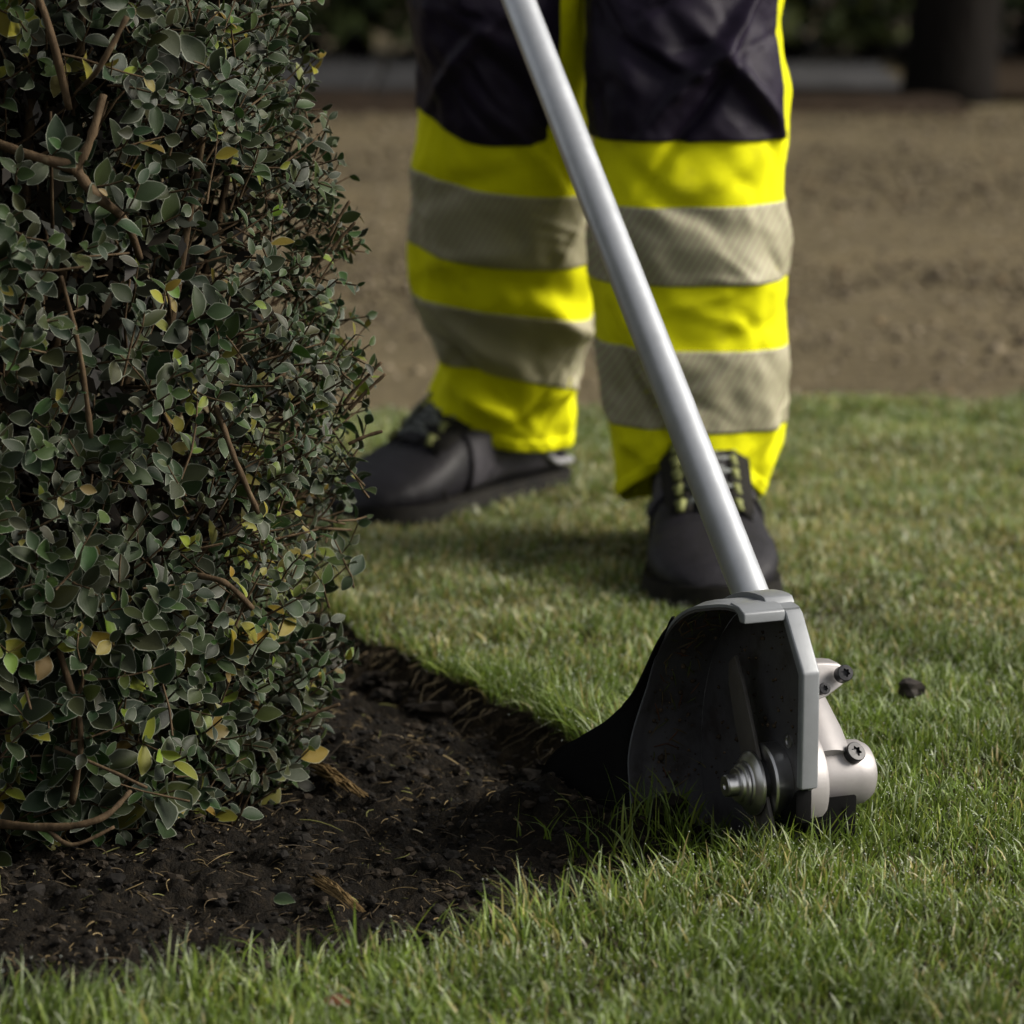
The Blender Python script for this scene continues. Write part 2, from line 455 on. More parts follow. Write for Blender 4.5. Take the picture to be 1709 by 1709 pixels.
# gravel path, pavement strip and what lies beyond
gx = np.linspace(-12, 12, 60); gy = np.concatenate([np.linspace(3.9, 9.2, 90), np.linspace(9.3, 30, 20)])
X, Y = np.meshgrid(gx, gy)
Zg = -0.035 + 0.006 * fbm(P2(X, Y), 1.7, 3, 41)
tag(link('gravel_path', grid_mesh('gravel_path', np.stack([X, Y, Zg], -1)), M['gravel']), 'brown gravel path behind the person', 'path', kind='structure')

def box_mesh(name, lo, hi, bev=0.0, seg=2):
    bm = bmesh.new(); bmesh.ops.create_cube(bm, size=1)
    for v in bm.verts:
        v.co = Vector([lo[i] if v.co[i] < 0 else hi[i] for i in range(3)])
    if bev: bmesh.ops.bevel(bm, geom=bm.edges[:], offset=bev, segments=seg, affect='EDGES', profile=0.6)
    me = bpy.data.meshes.new(name); bm.to_mesh(me); bm.free(); return me

X, Y = np.meshgrid(np.linspace(1.12, 6, 12), np.linspace(9.25, 16, 12))  # added brown sheet: shade on the far ground is put into its colour
tag(link('shaded_ground', grid_mesh('shaded_ground', np.stack([X, Y, -.012 + .008 * fbm(P2(X, Y), 3, 2, 45)], -1)), noisy('shaded_brown', [(0.3, (0.014, 0.009, 0.005)), (0.7, (0.036, 0.024, 0.014))], 12, .95, .6, .01)), 'brown ground beyond the tree trunk, its colour darkened for shade', 'earth', kind='structure')
X, Y = np.meshgrid(np.linspace(-8, 1.12, 120), np.linspace(8.84, 9.46, 10))
Zs = -.018 + .01 * fbm(P2(X, Y), 6, 3, 46); Zs[0] -= .04; Y[0] += .05 * vnoise(P2(X[0], X[0] * 0), 3, 47)
tag(link('litter_strip', grid_mesh('litter_strip', np.stack([X, Y, Zs], -1)), noisy('damp_litter', [(0.3, (0.012, 0.008, 0.005)), (0.7, (0.035, 0.023, 0.014))], 14, .95, .6, .01)), 'dark damp leaf litter along the front of the pavement strip', 'litter', kind='structure')
pv = empty('pavement', (0, 9.42, 0)); tag(pv, 'grey stone slab strip between the gravel and the dark hedge', 'pavement', kind='structure')
for k in range(12):
    x0 = -7.36 + k * 0.70
    o = link('slab', box_mesh('slab', (x0 + .006, .05, -.10), (x0 + .694, .92, -.012 + random.uniform(-.004, .004)), .01), M['kerb'], pv)

# pebbles of the gravel, too many to count
n = 19000
py_ = rng.uniform(4.2, 9.0, n); px_ = rng.uniform(-1, 1, n) * (0.25 + py_ * 0.17) + 0.1
ok = py_ > lawn_edge(px_) + 0.01; px_, py_ = px_[ok], py_[ok]; n = len(px_)
s = rng.gamma(3, 0.0013, n) + 0.0020
oct_v = np.array([(1, 0, 0), (0, 1, 0), (-1, 0, 0), (0, -1, 0), (.1, 0, .7), (0, .1, -.7)])
oct_t = np.array([(0, 1, 4), (1, 2, 4), (2, 3, 4), (3, 0, 4), (1, 0, 5), (2, 1, 5), (3, 2, 5), (0, 3, 5)])
jit = 1 + rng.uniform(-.3, .3, (n, 6, 3)); ang = rng.uniform(0, 6.28, n); ca, sa = np.cos(ang), np.sin(ang)
v = oct_v[None] * jit * s[:, None, None]
v = np.stack([v[..., 0] * ca[:, None] - v[..., 1] * sa[:, None], v[..., 0] * sa[:, None] + v[..., 1] * ca[:, None], v[..., 2]], -1)
v += np.stack([px_, py_, np.full(n, -0.034) + s * 0.3], -1)[:, None]
tone = rng.choice(4, n, p=[.4, .3, .2, .1])
pal = np.array([(.130, .106, .068), (.085, .068, .045), (.20, .165, .112), (.155, .115, .066)])
cc = pal[tone] * rng.uniform(.7, 1.25, (n, 1))
t = oct_t[None] + (np.arange(n) * 6)[:, None, None]
me = mesh_np('gravel', v.reshape(-1, 3), tris=t.reshape(-1, 3), colors=np.repeat(cc, 6, 0))
tag(link('gravel', me, M['pebble']), 'loose brown pebbles strewn over the path', 'gravel', kind='stuff')

# ------------------------------------------------------------------ far hedge and tree
def leaf_cloud(bag, centers, size, pal, flat=0.35):
    n = len(centers)
    d = rng.normal(size=(n, 3)); d /= np.linalg.norm(d, axis=1)[:, None]
    e = np.cross(d, rng.normal(size=(n, 3))); e /= np.linalg.norm(e, axis=1)[:, None]
    nn = np.cross(d, e)
    s = size * rng.uniform(.6, 1.3, (n, 1))
    v = np.stack([centers - d * s, centers + e * s * .45 + nn * s * .1, centers + d * s, centers - e * s * .45 + nn * s * .1], 1)
    c = pal[rng.integers(0, len(pal), n)] * rng.uniform(.6, 1.3, (n, 1))
    bag.add(v.reshape(-1, 3), np.arange(n * 4).reshape(n, 4), None, np.repeat(c, 4, 0))

hpal = np.array([(.022, .034, .010), (.034, .048, .013), (.014, .022, .009), (.07, .085, .022)])
hd = empty('hedge', (-2.0, 10.62, -.06)); tag(hd, 'tall dark green hedge running behind the gravel path', 'hedge')
b = Bag(); n = 30000
c = np.stack([rng.uniform(-5, 6.0, n), rng.normal(0, .16, n) - .1, 3.4 * rng.uniform(.02, 1, n) ** 1.4 + .10], -1)
c[:, 1] += 0.12 * fbm(c, 2.2, 3, 51)
leaf_cloud(b, c, 0.05, hpal); o = b.build('foliage', M['far_leaf'], hd); o['kind'] = 'stuff'
b = Bag()
for k in range(50):
    x = -4.9 + k * .215 + random.uniform(-.06, .06); y = random.uniform(-.1, .12)
    pts = [(x, y, .0), (x + random.uniform(-.05, .05), y, .7), (x + random.uniform(-.15, .15), y + random.uniform(-.1, .1), 1.8), (x + random.uniform(-.25, .25), y, 3.0)]
    v, q, t = tube_np(pts, [.035, .03, .02, .008], 6); tw = link('stem', mesh_np('stem', v, q, t), M['bark'], hd)
# dense middle of the hedge: brown inner twigs and dead leaves
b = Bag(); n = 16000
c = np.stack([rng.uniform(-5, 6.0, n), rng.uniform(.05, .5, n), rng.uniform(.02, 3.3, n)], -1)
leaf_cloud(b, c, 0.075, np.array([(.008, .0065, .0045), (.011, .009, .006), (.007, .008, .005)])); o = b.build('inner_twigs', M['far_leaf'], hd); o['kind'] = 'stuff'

tr = empty('tree', (1.118, 9.30, -.04)); tag(tr, 'dark tree trunk standing at the end of the pavement strip', 'tree')
pts = [(0, 0, -.05), (.0, 0, .06), (.01, 0, .3), (-.01, .02, 1.0), (.03, .0, 1.9), (0, .02, 2.8), (.05, 0, 4.0)]
v, q, t = tube_np(pts, [.14, .122, .112, .106, .10, .085, .05], 24)
v[:, :2] *= (1 + 0.09 * vnoise(v * np.array([1, 1, .3]), 22, 61))[:, None]
link('trunk', mesh_np('trunk', v, q, t), M['bark'], tr)
tips = []
for k in range(9):
    a = k * 2.4 + .5; h = 1.9 + k * .2; L = random.uniform(.9, 1.5)
    p0 = Vector((.02, 0, h)); p3 = p0 + Vector((math.cos(a) * L, math.sin(a) * L, L * .7)); p1 = p0.lerp(p3, .5) + Vector((0, 0, -.08))
    v, q, t = tube_np([p0, p1, p3], [.045, .03, .012], 8); link('limb', mesh_np('limb', v, q, t), M['bark'], tr); tips.append(p3); tips.append(p1)
b = Bag(); cs = []
for p in tips:
    m_ = rng.normal(size=(420, 3)) * np.array([.42, .42, .3]) + np.array(p); cs.append(m_[m_[:, 2] > 1.9])
leaf_cloud(b, np.concatenate(cs), .06, hpal); o = b.build('crown', M['far_leaf'], tr); o['kind'] = 'stuff'

# ------------------------------------------------------------------ grass
def visible_weight(x, y):
    half = 0.145 * y + 0.06
    return (np.abs(x) < half)
def grass_blades(x, y, h, w, lean_dir, lean, colr, z0):
    n = len(x); 
    a = rng.uniform(0, 2 * np.pi, n)
    wx, wy = np.cos(a), np.sin(a)
    lx, ly = np.cos(lean_dir), np.sin(lean_dir)
    curl = rng.uniform(.2, 1.6, n)
    ts = np.array([0, .38, .72, 1.0]); ws = np.array([1.0, .92, .62, 0.0])
    V = np.zeros((n, 7, 3)); k = 0
    side = []
    for i, tt in enumerate(ts):
        off = lean * h * (tt ** (1 + curl))
        cx = x + lx * off; cy = y + ly * off; cz = z0 + h * tt * np.sqrt(np.clip(1 - (lean * tt) ** 2 * .55, .08, 1))
        if i < 3:
            V[:, k] = np.stack([cx - wx * w * ws[i] / 2, cy - wy * w * ws[i] / 2, cz], -1)
            V[:, k + 1] = np.stack([cx + wx * w * ws[i] / 2, cy + wy * w * ws[i] / 2, cz], -1); k += 2
        else: V[:, 6] = np.stack([cx, cy, cz], -1)
    base = (np.arange(n) * 7)[:, None]
    q = np.concatenate([base + np.array([[0, 1, 3, 2]]), base + np.array([[2, 3, 5, 4]])])
    t = base + np.array([[4, 5, 6]])
    return V, q, t

gpal = np.array([(.112, .172, .018), (.142, .208, .026), (.190, .238, .038), (.080, .132, .018), (.29, .26, .08), (.36, .30, .12), (.15, .205, .06)])
def scatter(n, x0, x1, y0, y1):
    return rng.uniform(x0, x1, n), rng.uniform(y0, y1, n)
xs, ys = [], []
x, y = scatter(520000, -1.0, 1.2, 1.75, 4.75)
keep = np.where(visible_weight(x, y), rng.random(len(x)) < np.clip(1.25 - .12 * (y - 2), .7, 1), rng.random(len(x)) < .12)
x, y = x[keep], y[keep]
inside = in_poly(x, y, bed); ok = (~inside) & (y < lawn_edge(x) + rng.normal(0, .012, len(x)))
x, y = x[ok], y[ok]
# trampled out under the boots' soles stays; thin patches
thin = fbm(P2(x, y), 6, 3, 71); ok = rng.random(len(x)) < np.clip(1.15 + .5 * thin, .35, 1)
x, y = x[ok], y[ok]; n = len(x)
dist = poly_dist(x, y, bed)
clump = fbm(P2(x, y), 14, 3, 81)
h = (0.0205 + 0.008 * clump) * rng.uniform(.55, 1.35, n)
near = np.exp(-(dist / .035) ** 2); h *= 1 + .75 * near * rng.random(n)
h *= 1 - .28 * smoothstep(2.8, 3.4, y)
w = rng.uniform(.0010, .0024, n) * np.where(y > 3.3, 1.35, 1)
to_bed = np.arctan2(2.75 - y, -.2 - x)
flow = fbm(P2(x, y), 5, 2, 91) * 3.0 + 0.6
ld = np.where(rng.random(n) < near * .7, to_bed + rng.normal(0, .6, n), flow + rng.normal(0, 1.9, n))
lean = np.clip(rng.normal(.52, .32, n) + .35 * near * rng.random(n), .02, 1.25)
V, q, t = grass_blades(x, y, h, w, ld, lean, None, np.full(n, -.002))
dry = np.clip(.04 + .36 * smoothstep(2.9, 3.5, y) * (1 - .5 * smoothstep(3.9, 4.4, y)) + .16 * fbm(P2(x, y), 7, 3, 101), .02, .55)
pick = np.where(rng.random(n) < dry, rng.choice([4, 5], n), rng.choice([0, 1, 2, 3, 6], n, p=[.3, .27, .15, .2, .08]))
c = gpal[pick] * rng.uniform(.7, 1.3, (n, 1)) * (1 + .22 * fbm(P2(x, y), 9, 2, 111))[:, None]
C = np.repeat(c[:, None], 7, 1)
C[:, :2] = C[:, :2] * .5 + np.array([.05, .05, .02]) * .5       # darker and less green towards the base
frost = (rng.random(n) < .34) * rng.uniform(.25, .9, n); frost = np.clip(frost * (1 + .6 * smoothstep(2.8, 3.5, y)) + .12 * smoothstep(2.8, 3.5, y), 0, 1)
fr = np.array([.66, .70, .54])
C[:, 6] = C[:, 6] * (1 - frost[:, None]) + fr * frost[:, None]
C[:, 4:6] = C[:, 4:6] * (1 - .25 * frost[:, None, None]) + fr * .25 * frost[:, None, None]
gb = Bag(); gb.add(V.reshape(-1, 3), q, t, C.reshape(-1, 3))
# dew beads on some of the tips
sel = np.flatnonzero(visible_weight(x, y) & (rng.random(n) < .145) & (y < 3.9)); tips_ = V[sel, 6] * .9 + V[sel, 4:6].mean(1) * .1
ds = rng.uniform(.00030, .00062, len(sel))
o8v = np.array([(1, 0, 0), (0, 1, 0), (-1, 0, 0), (0, -1, 0), (0, 0, 1), (0, 0, -1)], float); o8t = np.array([(0, 1, 4), (1, 2, 4), (2, 3, 4), (3, 0, 4), (1, 0, 5), (2, 1, 5), (3, 2, 5), (0, 3, 5)])
dvv = o8v[None] * ds[:, None, None] + tips_[:, None]
dm = Mat('dew'); dm.color((.62, .66, .60)).set(Roughness=.12); dm.b.inputs['Specular IOR Level'].default_value = 1.0
o = link('dew', mesh_np('dew', dvv.reshape(-1, 3), None, (o8t[None] + (np.arange(len(sel)) * 6)[:, None, None]).reshape(-1, 3)), dm.m)
tag(o, 'tiny pale dew beads on the grass tips', 'dew', kind='stuff')
# lower thatch of short pale and dark leaves
tx, ty = x[::5] + rng.normal(0, .004, len(x[::5])), y[::5] + rng.normal(0, .004, len(x[::5])); m = len(tx)
V, q, t = grass_blades(tx, ty, rng.uniform(.006, .016, m), rng.uniform(.0012, .0022, m), rng.uniform(0, 6.28, m), rng.uniform(.7, 1.05, m), None, np.full(m, -.001))
tc_ = np.array([(.10, .08, .035), (.05, .06, .018), (.07, .06, .03)])[rng.integers(0, 3, m)] * rng.uniform(.6, 1.2, (m, 1))
gb.add(V.reshape(-1, 3), q, t, np.repeat(tc_, 7, 0))
# loose tufts left standing in the soil beside the tool and along the cut
def tuft(cx, cy, spread, cnt, hh, tint=1.0):
    x = rng.normal(cx, spread, cnt); y = rng.normal(cy, spread, cnt)
    ed = poly_dist(x, y, bed); z = np.where(in_poly(x, y, bed), soil_z(x, y, ed), 0)
    V, q, t = grass_blades(x, y, rng.uniform(.5, 1.2, cnt) * hh, rng.uniform(.0011, .0022, cnt), rng.uniform(0, 6.28, cnt), np.clip(rng.normal(.6, .3, cnt), .05, 1.1), None, z)
    c = gpal[rng.choice([0, 1, 2, 3], cnt)] * rng.uniform(.6, 1.1, (cnt, 1)) * tint
    gb.add(V.reshape(-1, 3), q, t, np.repeat(c, 7, 0))
for (cx, cy, sp, cnt, hh) in [(.075, 2.53, .014, 14, .035), (.095, 2.56, .016, 16, .035), (.12, 2.545, .016, 26, .034), (.055, 2.55, .012, 14, .03), (.145, 2.56, .014, 40, .032), (.235, 2.505, .02, 90, .034), (.200, 2.500, .02, 90, .034), (.262, 2.53, .02, 70, .034), (.17, 2.50, .018, 60, .033), (.10, 2.575, .02, 22, .042), (.125, 2.585, .02, 26, .038), (.075, 2.585, .014, 9, .04), (.15, 2.55, .02, 60, .034), (.09, 2.50, .02, 26, .033),
                              (.11, 2.52, .012, 30, .03), (.02, 2.60, .01, 9, .03), (-.05, 2.37, .02, 14, .035), (-.16, 2.33, .02, 12, .03), (.13, 2.60, .02, 40, .03)]:
    tuft(cx, cy, sp, cnt, hh)
o = gb.build('grass', M['grass'], None); tag(o, 'short dewy green grass blades covering the lawn', 'grass', kind='stuff')

# ------------------------------------------------------------------ soil litter
b = Bag()
n = 10500
lx_ = rng.uniform(-.75, .20, n); ly_ = rng.uniform(2.1, 3.2, n); k_ = in_poly(lx_, ly_, bed); lx_, ly_ = lx_[k_], ly_[k_]
wgt = np.where(lx_ < .0, 1.0, .55); k_ = rng.random(len(lx_)) < wgt; lx_, ly_ = lx_[k_], ly_[k_]
lz = soil_z(lx_, ly_, poly_dist(lx_, ly_, bed))
lp = [(.17, .125, .06), (.09, .066, .036), (.30, .225, .115), (.045, .034, .021), (.14, .14, .045), (.38, .32, .21)]
for i in range(len(lx_)):
    L = random.uniform(.004, .012) if random.random() < .75 else random.uniform(.012, .036); a = random.uniform(0, 6.28); bend = random.gauss(0, .9); r = random.uniform(.0002, .0007)
    p = Vector((lx_[i], ly_[i], lz[i] + .001)); pts = [p]; el = random.uniform(-.2, .45)
    for s_ in range(4):
        a += bend * .4; el -= .18
        p = p + Vector((math.cos(a), math.sin(a), el)) * L / 4; pts.append(p)
    v, q, t = tube_np(pts, [r, r, r * .9, r * .8, r * .4], 3, False)
    cl = np.array(random.choices(lp, [5, 8, 1.8, 7, 1.6, .4])[0]) * random.uniform(.6, 1.1)
    b.add(v, q, None, cl)
o = b.build('soil_litter', M['litter']); tag(o, 'tangled roots and dry stalks littering the dark soil', 'litter', kind='stuff')
# clods
ico = bmesh.new(); bmesh.ops.create_icosphere(ico, subdivisions=2, radius=1)
ic1 = bmesh.new(); bmesh.ops.create_icosphere(ic1, subdivisions=1, radius=1)
c1v = np.array([tuple(v.co) for v in ic1.verts]); c1t = np.array([[v.index for v in f.verts] for f in ic1.faces]); ic1.free()
if True: pass
icv = np.array([tuple(v.co) for v in ico.verts]); ict = np.array([[v.index for v in f.verts] for f in ico.faces]); ico.free()
b = Bag(); n = 15000
cx_ = rng.uniform(-.75, .22, n); cy_ = rng.uniform(2.1, 3.25, n); k_ = in_poly(cx_, cy_, bed); cx_, cy_ = cx_[k_], cy_[k_]
cz_ = soil_z(cx_, cy_, poly_dist(cx_, cy_, bed))
for i in range(len(cx_)):
    s_ = random.gammavariate(1.3, .0010) + .0006; big = s_ > .004; sv_, st_ = (icv, ict) if big else ((c1v, c1t) if s_ > .0016 else (oct_v, oct_t))
    v = sv_ * (1 + .45 * vnoise(sv_ + i * 3.7, 1.9, 5)[:, None]) * s_ * np.array([random.uniform(.8, 1.4), 1, .75])
    v = v + np.array([cx_[i], cy_[i], cz_[i] + s_ * .25])
    b.add(v, None, st_, np.array(random.choice([(.007, .0055, .004), (.010, .008, .0055), (.005, .004, .003), (.022, .016, .010)])) * random.uniform(.7, 1.2))
o = b.build('soil_clods', M['litter'], smooth_on=False); tag(o, 'crumbs and clods of dark soil over the bed', 'soil', kind='stuff')

# splinters of fibrous wood, a fallen leaf, a dark clod in the grass, a brown leaf in the front grass
def splinter(p0, p1, r, label):
    p0, p1 = Vector(p0), Vector(p1); b = Bag(); d = p1 - p0
    for k in range(64):
        a0 = random.uniform(0, .6); a1 = random.uniform(a0 + .2, 1.0); off = Vector((random.gauss(0, r * .6), random.gauss(0, r * .6), abs(random.gauss(0, r * .6))))
        pts = [p0 + d * a0 + off, p0 + d * (a0 + a1) / 2 + off * .6 + Vector((0, 0, random.uniform(0, r))), p0 + d * a1 + off * .8]
        v, q, t = tube_np(pts, [r * .10, r * .16, r * .07], 4); b.add(v, q, t)
    o = b.build('wood_splinter', M['straw']); tag(o, label, 'splinter', 'wood splinters on the soil'); return o
splinter((-.160, 2.78, -.006), (-.113, 2.70, -.012), .0060, 'fibrous brown wood splinter on the soil close beside the shrub')
splinter((-.143, 2.50, -.012), (-.104, 2.42, -.014), .0046, 'pale straw coloured splinter on the soil near the front grass')

# ------------------------------------------------------------------ shrub
SH = np.array([-.445, 2.80])
prof_z = np.array([-.06, -.02, .04, .10, .20, .33, .42, .50, .60, .72, .84, .93, 1.0])
prof_r = np.array([.25, .285, .305, .322, .335, .337, .33, .314, .297, .26, .19, .11, .02])
def shrub_r(z, th=None):
    r = np.interp(z, prof_z, prof_r)
    return r
def shrub_pt(th, z, inset=0.0):
    r = shrub_r(z) + 0.012 * vnoise(np.stack([np.cos(th) * 2, np.sin(th) * 2, z * 6], -1), 1.6, 201) - inset
    return np.stack([SH[0] + r * np.cos(th), SH[1] + r * np.sin(th), z], -1)

def leaf_mesh(kind):
    nl = 8; us = np.array([-1, -.84, 0, .84, 1])
    rs = np.random.default_rng(300 + kind)
    tt = np.array([0, .06, .19, .36, .54, .72, .88, 1.0])
    wid = np.sin(np.pi * np.clip(tt, 0, 1) ** (.86 + .12 * kind / 5)) ** .78 * (.245 + .02 * kind)
    wid[0] = .018; wid[-1] = .012
    curl = rs.uniform(-.05, .30); fold = rs.uniform(.10, .35); cup = rs.uniform(-.10, .18); tw = rs.uniform(-.35, .35)
    V = []; rim = []
    for i, t in enumerate(tt):
        for u in us:
            x = u * wid[i] * (1 + .06 * math.sin(9 * t + kind)); z = fold * abs(u) * wid[i] - curl * t * t + cup * wid[i] * u * u
            a = tw * (t - .3); V.append((x * math.cos(a), t, z + x * math.sin(a)))
            rim.append(max(abs(u) ** 3, 1 if i in (0, 7) else 0, .5 if i == 6 and abs(u) > .4 else 0))
    V = np.array(V); n = len(us)
    Q = [(i * n + j, i * n + j + 1, (i + 1) * n + j + 1, (i + 1) * n + j) for i in range(nl - 1) for j in range(n - 1)]
    return V, np.array(Q), np.array(rim)
LEAF = [leaf_mesh(k) for k in range(6)]
def leaf_light(L):       # fewer faces for the leaves deep inside and round the back
    v, q, rm_ = L; keep_i = [0, 2, 4, 6, 7]; ids = [i * 5 + j for i in keep_i for j in (0, 2, 4)]
    Q = [(i * 3 + j, i * 3 + j + 1, (i + 1) * 3 + j + 1, (i + 1) * 3 + j) for i in range(4) for j in range(2)]
    return v[ids], np.array(Q), rm_[ids] * .88
LEAF_LIGHT = [leaf_light(l) for l in LEAF]
leaf_me = []
for k, (v, q, r) in enumerate(LEAF):
    me = mesh_np('leaf', v, q, None, np.ones((len(v), 3)), True, {'rim': r}); me.materials.append(M['leaf']); leaf_me.append(me)

leaves = []      # (kind, origin, dir, normal, length, colour)
twigs = []
green = [(.021, .036, .010), (.014, .025, .009), (.031, .050, .012), (.022, .032, .012)]
yell = [(.15, .16, .018), (.19, .17, .018), (.10, .125, .018), (.13, .118, .02)]
def put_leaf(p, d, nrm, L, c):
    leaves.append((random.randrange(6), Vector(p), Vector(d).normalized(), Vector(nrm), L, c))
def shoot(p0, d0, L, pairs, size, yellow=.1, r0=.0010, nv_face=Vector((0, 0, 0))):
    d = Vector(d0).normalized(); p = Vector(p0); pts = [p.copy()]
    perp = d.orthogonal().normalized(); perp.rotate(Quaternion(d, random.uniform(0, 6.28)))
    yel = random.random() < yellow
    for k in range(pairs):
        d = (d + Vector((random.gauss(0, .14), random.gauss(0, .14), random.gauss(.05, .12)))).normalized()
        p = p + d * L / pairs; pts.append(p.copy())
        perp = perp - d * perp.dot(d); perp.normalize(); perp.rotate(Quaternion(d, math.pi / 2 + random.gauss(0, .25)))
        f = k / max(1, pairs - 1); term = k == pairs - 1
        for s_ in (-1, 1):
            if random.random() < .14: continue
            sd = perp * s_
            op = .75 - .35 * f if not term else .25
            ld = (sd + d * (.45 + .55 * f) + Vector((0, 0, random.gauss(-.05, .28))) + Vector((random.gauss(0, .22), random.gauss(0, .22), 0))).normalized()
            nr = d * .8 + nv_face * .7 + Vector((random.gauss(0, .25), random.gauss(0, .25), random.gauss(.12, .25)))
            c = random.choice(yell if (yel and random.random() < .7) or random.random() < .018 else green)
            c = tuple(q_ * random.uniform(.75, 1.3) for q_ in c)
            put_leaf(p, ld, nr, size * random.uniform(.55, 1.25) * (.62 if term else 1), c)
    twigs.append((pts, r0))
def dens_holes(q):
    return fbm(q, 9, 2, 211)

cnt = 0
cam_ang = math.atan2(-SH[1], -SH[0])            # towards the camera
tries = 0
while tries < 7000:
    tries += 1
    th = random.uniform(-math.pi, math.pi); da = abs((th - cam_ang + math.pi) % (2 * math.pi) - math.pi)
    if da > 1.95 and random.random() < .72: continue
    z = random.uniform(-.03, .98) if random.random() > .22 else random.uniform(-.03, .62)
    if z > .66 and random.random() < .55: continue
    inset = random.uniform(.0, .045) if random.random() < .78 else random.uniform(.05, .11)
    q_ = shrub_pt(np.array(th), np.array(z), inset)
    hole = float(dens_holes(q_))
    if hole < (-.30 if q_[0] < -.25 else -.62) and inset < .05: continue
    if q_[1] < 2.66 and -.42 < q_[0] < -.262 and .445 < q_[2] < .56 and inset < .06 and random.random() < .72: continue   # a gap round the bare fork
    left_low = z < .16
    if left_low and random.random() < .2: continue
    nv = Vector((math.cos(th), math.sin(th), .35 if z > .6 else .1))
    sz = .0165 + .0090 * (q_[0] < -.22) * random.random() + (.004 if left_low else 0)
    L = random.uniform(.030, .062); d = nv * .8 + Vector((random.gauss(0, .38), random.gauss(0, .38), random.gauss(.35, .42)))
    d.normalize()
    base = Vector(q_) - d * L
    shoot(base, d, L, random.choice((2, 3, 3, 4)), sz, .17 if (left_low or inset > .05) else .075, nv_face=nv)
    cnt += 1
# orientation matrices
def leaf_matrix(lf):
    k, p, d, nr, L, c = lf
    y = d; zax = nr - y * nr.dot(y)
    if zax.length < 1e-4: zax = y.orthogonal()
    zax.normalize(); x = y.cross(zax).normalized()
    return np.array([[x.x, y.x, zax.x], [x.y, y.y, zax.y], [x.z, y.z, zax.z]]) * L, np.array(p)
mats = [leaf_matrix(l) for l in leaves]
NL = len(leaves)
# which leaves show largest from where the photograph was taken: those become parts of their own
Mx = np.array([m for m, _ in mats]); Px = np.array([p for _, p in mats])
su, st = np.meshgrid(np.linspace(-.8, .8, 5), np.linspace(.08, .92, 8)); loc = np.stack([su.ravel() * .24, st.ravel(), 0 * su.ravel()], -1)
W = np.einsum('nij,kj->nki', Mx, loc) + Px[:, None]
D = W - np.array([0, 0, CAM_H]); dep = D[..., 1] * math.cos(PITCH) - D[..., 2] * math.sin(PITCH)
upc = D[..., 1] * math.sin(PITCH) + D[..., 2] * math.cos(PITCH)
NB = 340; kf = NB * 85 / 24
ix = np.floor(D[..., 0] / dep * kf + NB / 2).astype(int); iy = np.floor(-upc / dep * kf + NB / 2).astype(int)
okp = (ix >= 0) & (ix < NB) & (iy >= 0) & (iy < NB)
zb = np.full(NB * NB, 9.0); flat = np.where(okp, iy * NB + ix, 0)
np.minimum.at(zb, flat[okp], dep[okp])
vis = okp & (dep <= zb[flat] + .0015)
cells = [len(np.unique(flat[i][vis[i]])) for i in range(NL)]
order = np.argsort(-np.array(cells)); single = set(order[:300].tolist())

shrub = empty('shrub', (SH[0], SH[1], -.03)); inv = np.array([SH[0], SH[1], -.03])
tag(shrub, 'clipped evergreen shrub with small frosted leaves standing in the soil bed', 'shrub')
bag = Bag()
for i, lf in enumerate(leaves):
    m, p = mats[i]; v, q, r = LEAF[lf[0]]
    if i in single:
        o = link('leaf', leaf_me[lf[0]], None, shrub)
        M4 = Matrix.Identity(4)
        for a in range(3):
            for b_ in range(3): M4[a][b_] = m[a, b_]
            M4[a][3] = p[a] - inv[a]
        o.matrix_basis = M4; o.color = (*lf[5], 1)
    else:
        if cells[i] == 0: v, q, r = LEAF_LIGHT[lf[0]]
        bag.add(v @ m.T + p - inv, q, None, lf[5], r)
o = bag.build('foliage', M['leaf'], shrub, 'rim'); o['kind'] = 'stuff'
# twigs
bag = Bag()
for pts, r0 in twigs:
    v, q, t = tube_np(pts, [r0 * (1 - .5 * i / len(pts)) for i in range(len(pts))], 4, False); bag.add(v - inv, q)
for k in range(1500):          # inner dead twigs
    th = random.uniform(-math.pi, math.pi); z = random.uniform(.0, .9); q_ = Vector(shrub_pt(np.array(th), np.array(z), random.uniform(.07, .18)))
    d = Vector((random.gauss(0, .5) + math.cos(th) * .5, random.gauss(0, .5) + math.sin(th) * .5, random.gauss(.7, .6))).normalized(); L = random.uniform(.03, .10)
    mid = q_ + d * L * .5 + Vector((random.gauss(0, .006), random.gauss(0, .006), 0)); r = random.uniform(.0006, .0016)
    v, q, t = tube_np([q_, mid, q_ + d * L], [r, r * .9, r * .6], 4); bag.add(v - inv, q, t)
o = bag.build('twigs', M['twig'], shrub); o['kind'] = 'stuff'
# dead inner leaves that fill the shrub's middle
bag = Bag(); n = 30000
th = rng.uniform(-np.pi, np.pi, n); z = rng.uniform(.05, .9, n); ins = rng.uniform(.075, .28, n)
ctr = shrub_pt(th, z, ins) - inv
leaf_cloud(bag, ctr, .011, np.array([(.012, .010, .007), (.018, .014, .009), (.012, .016, .008)])); o = bag.build('inner_leaves', M['far_leaf'], shrub); o['kind'] = 'stuff'
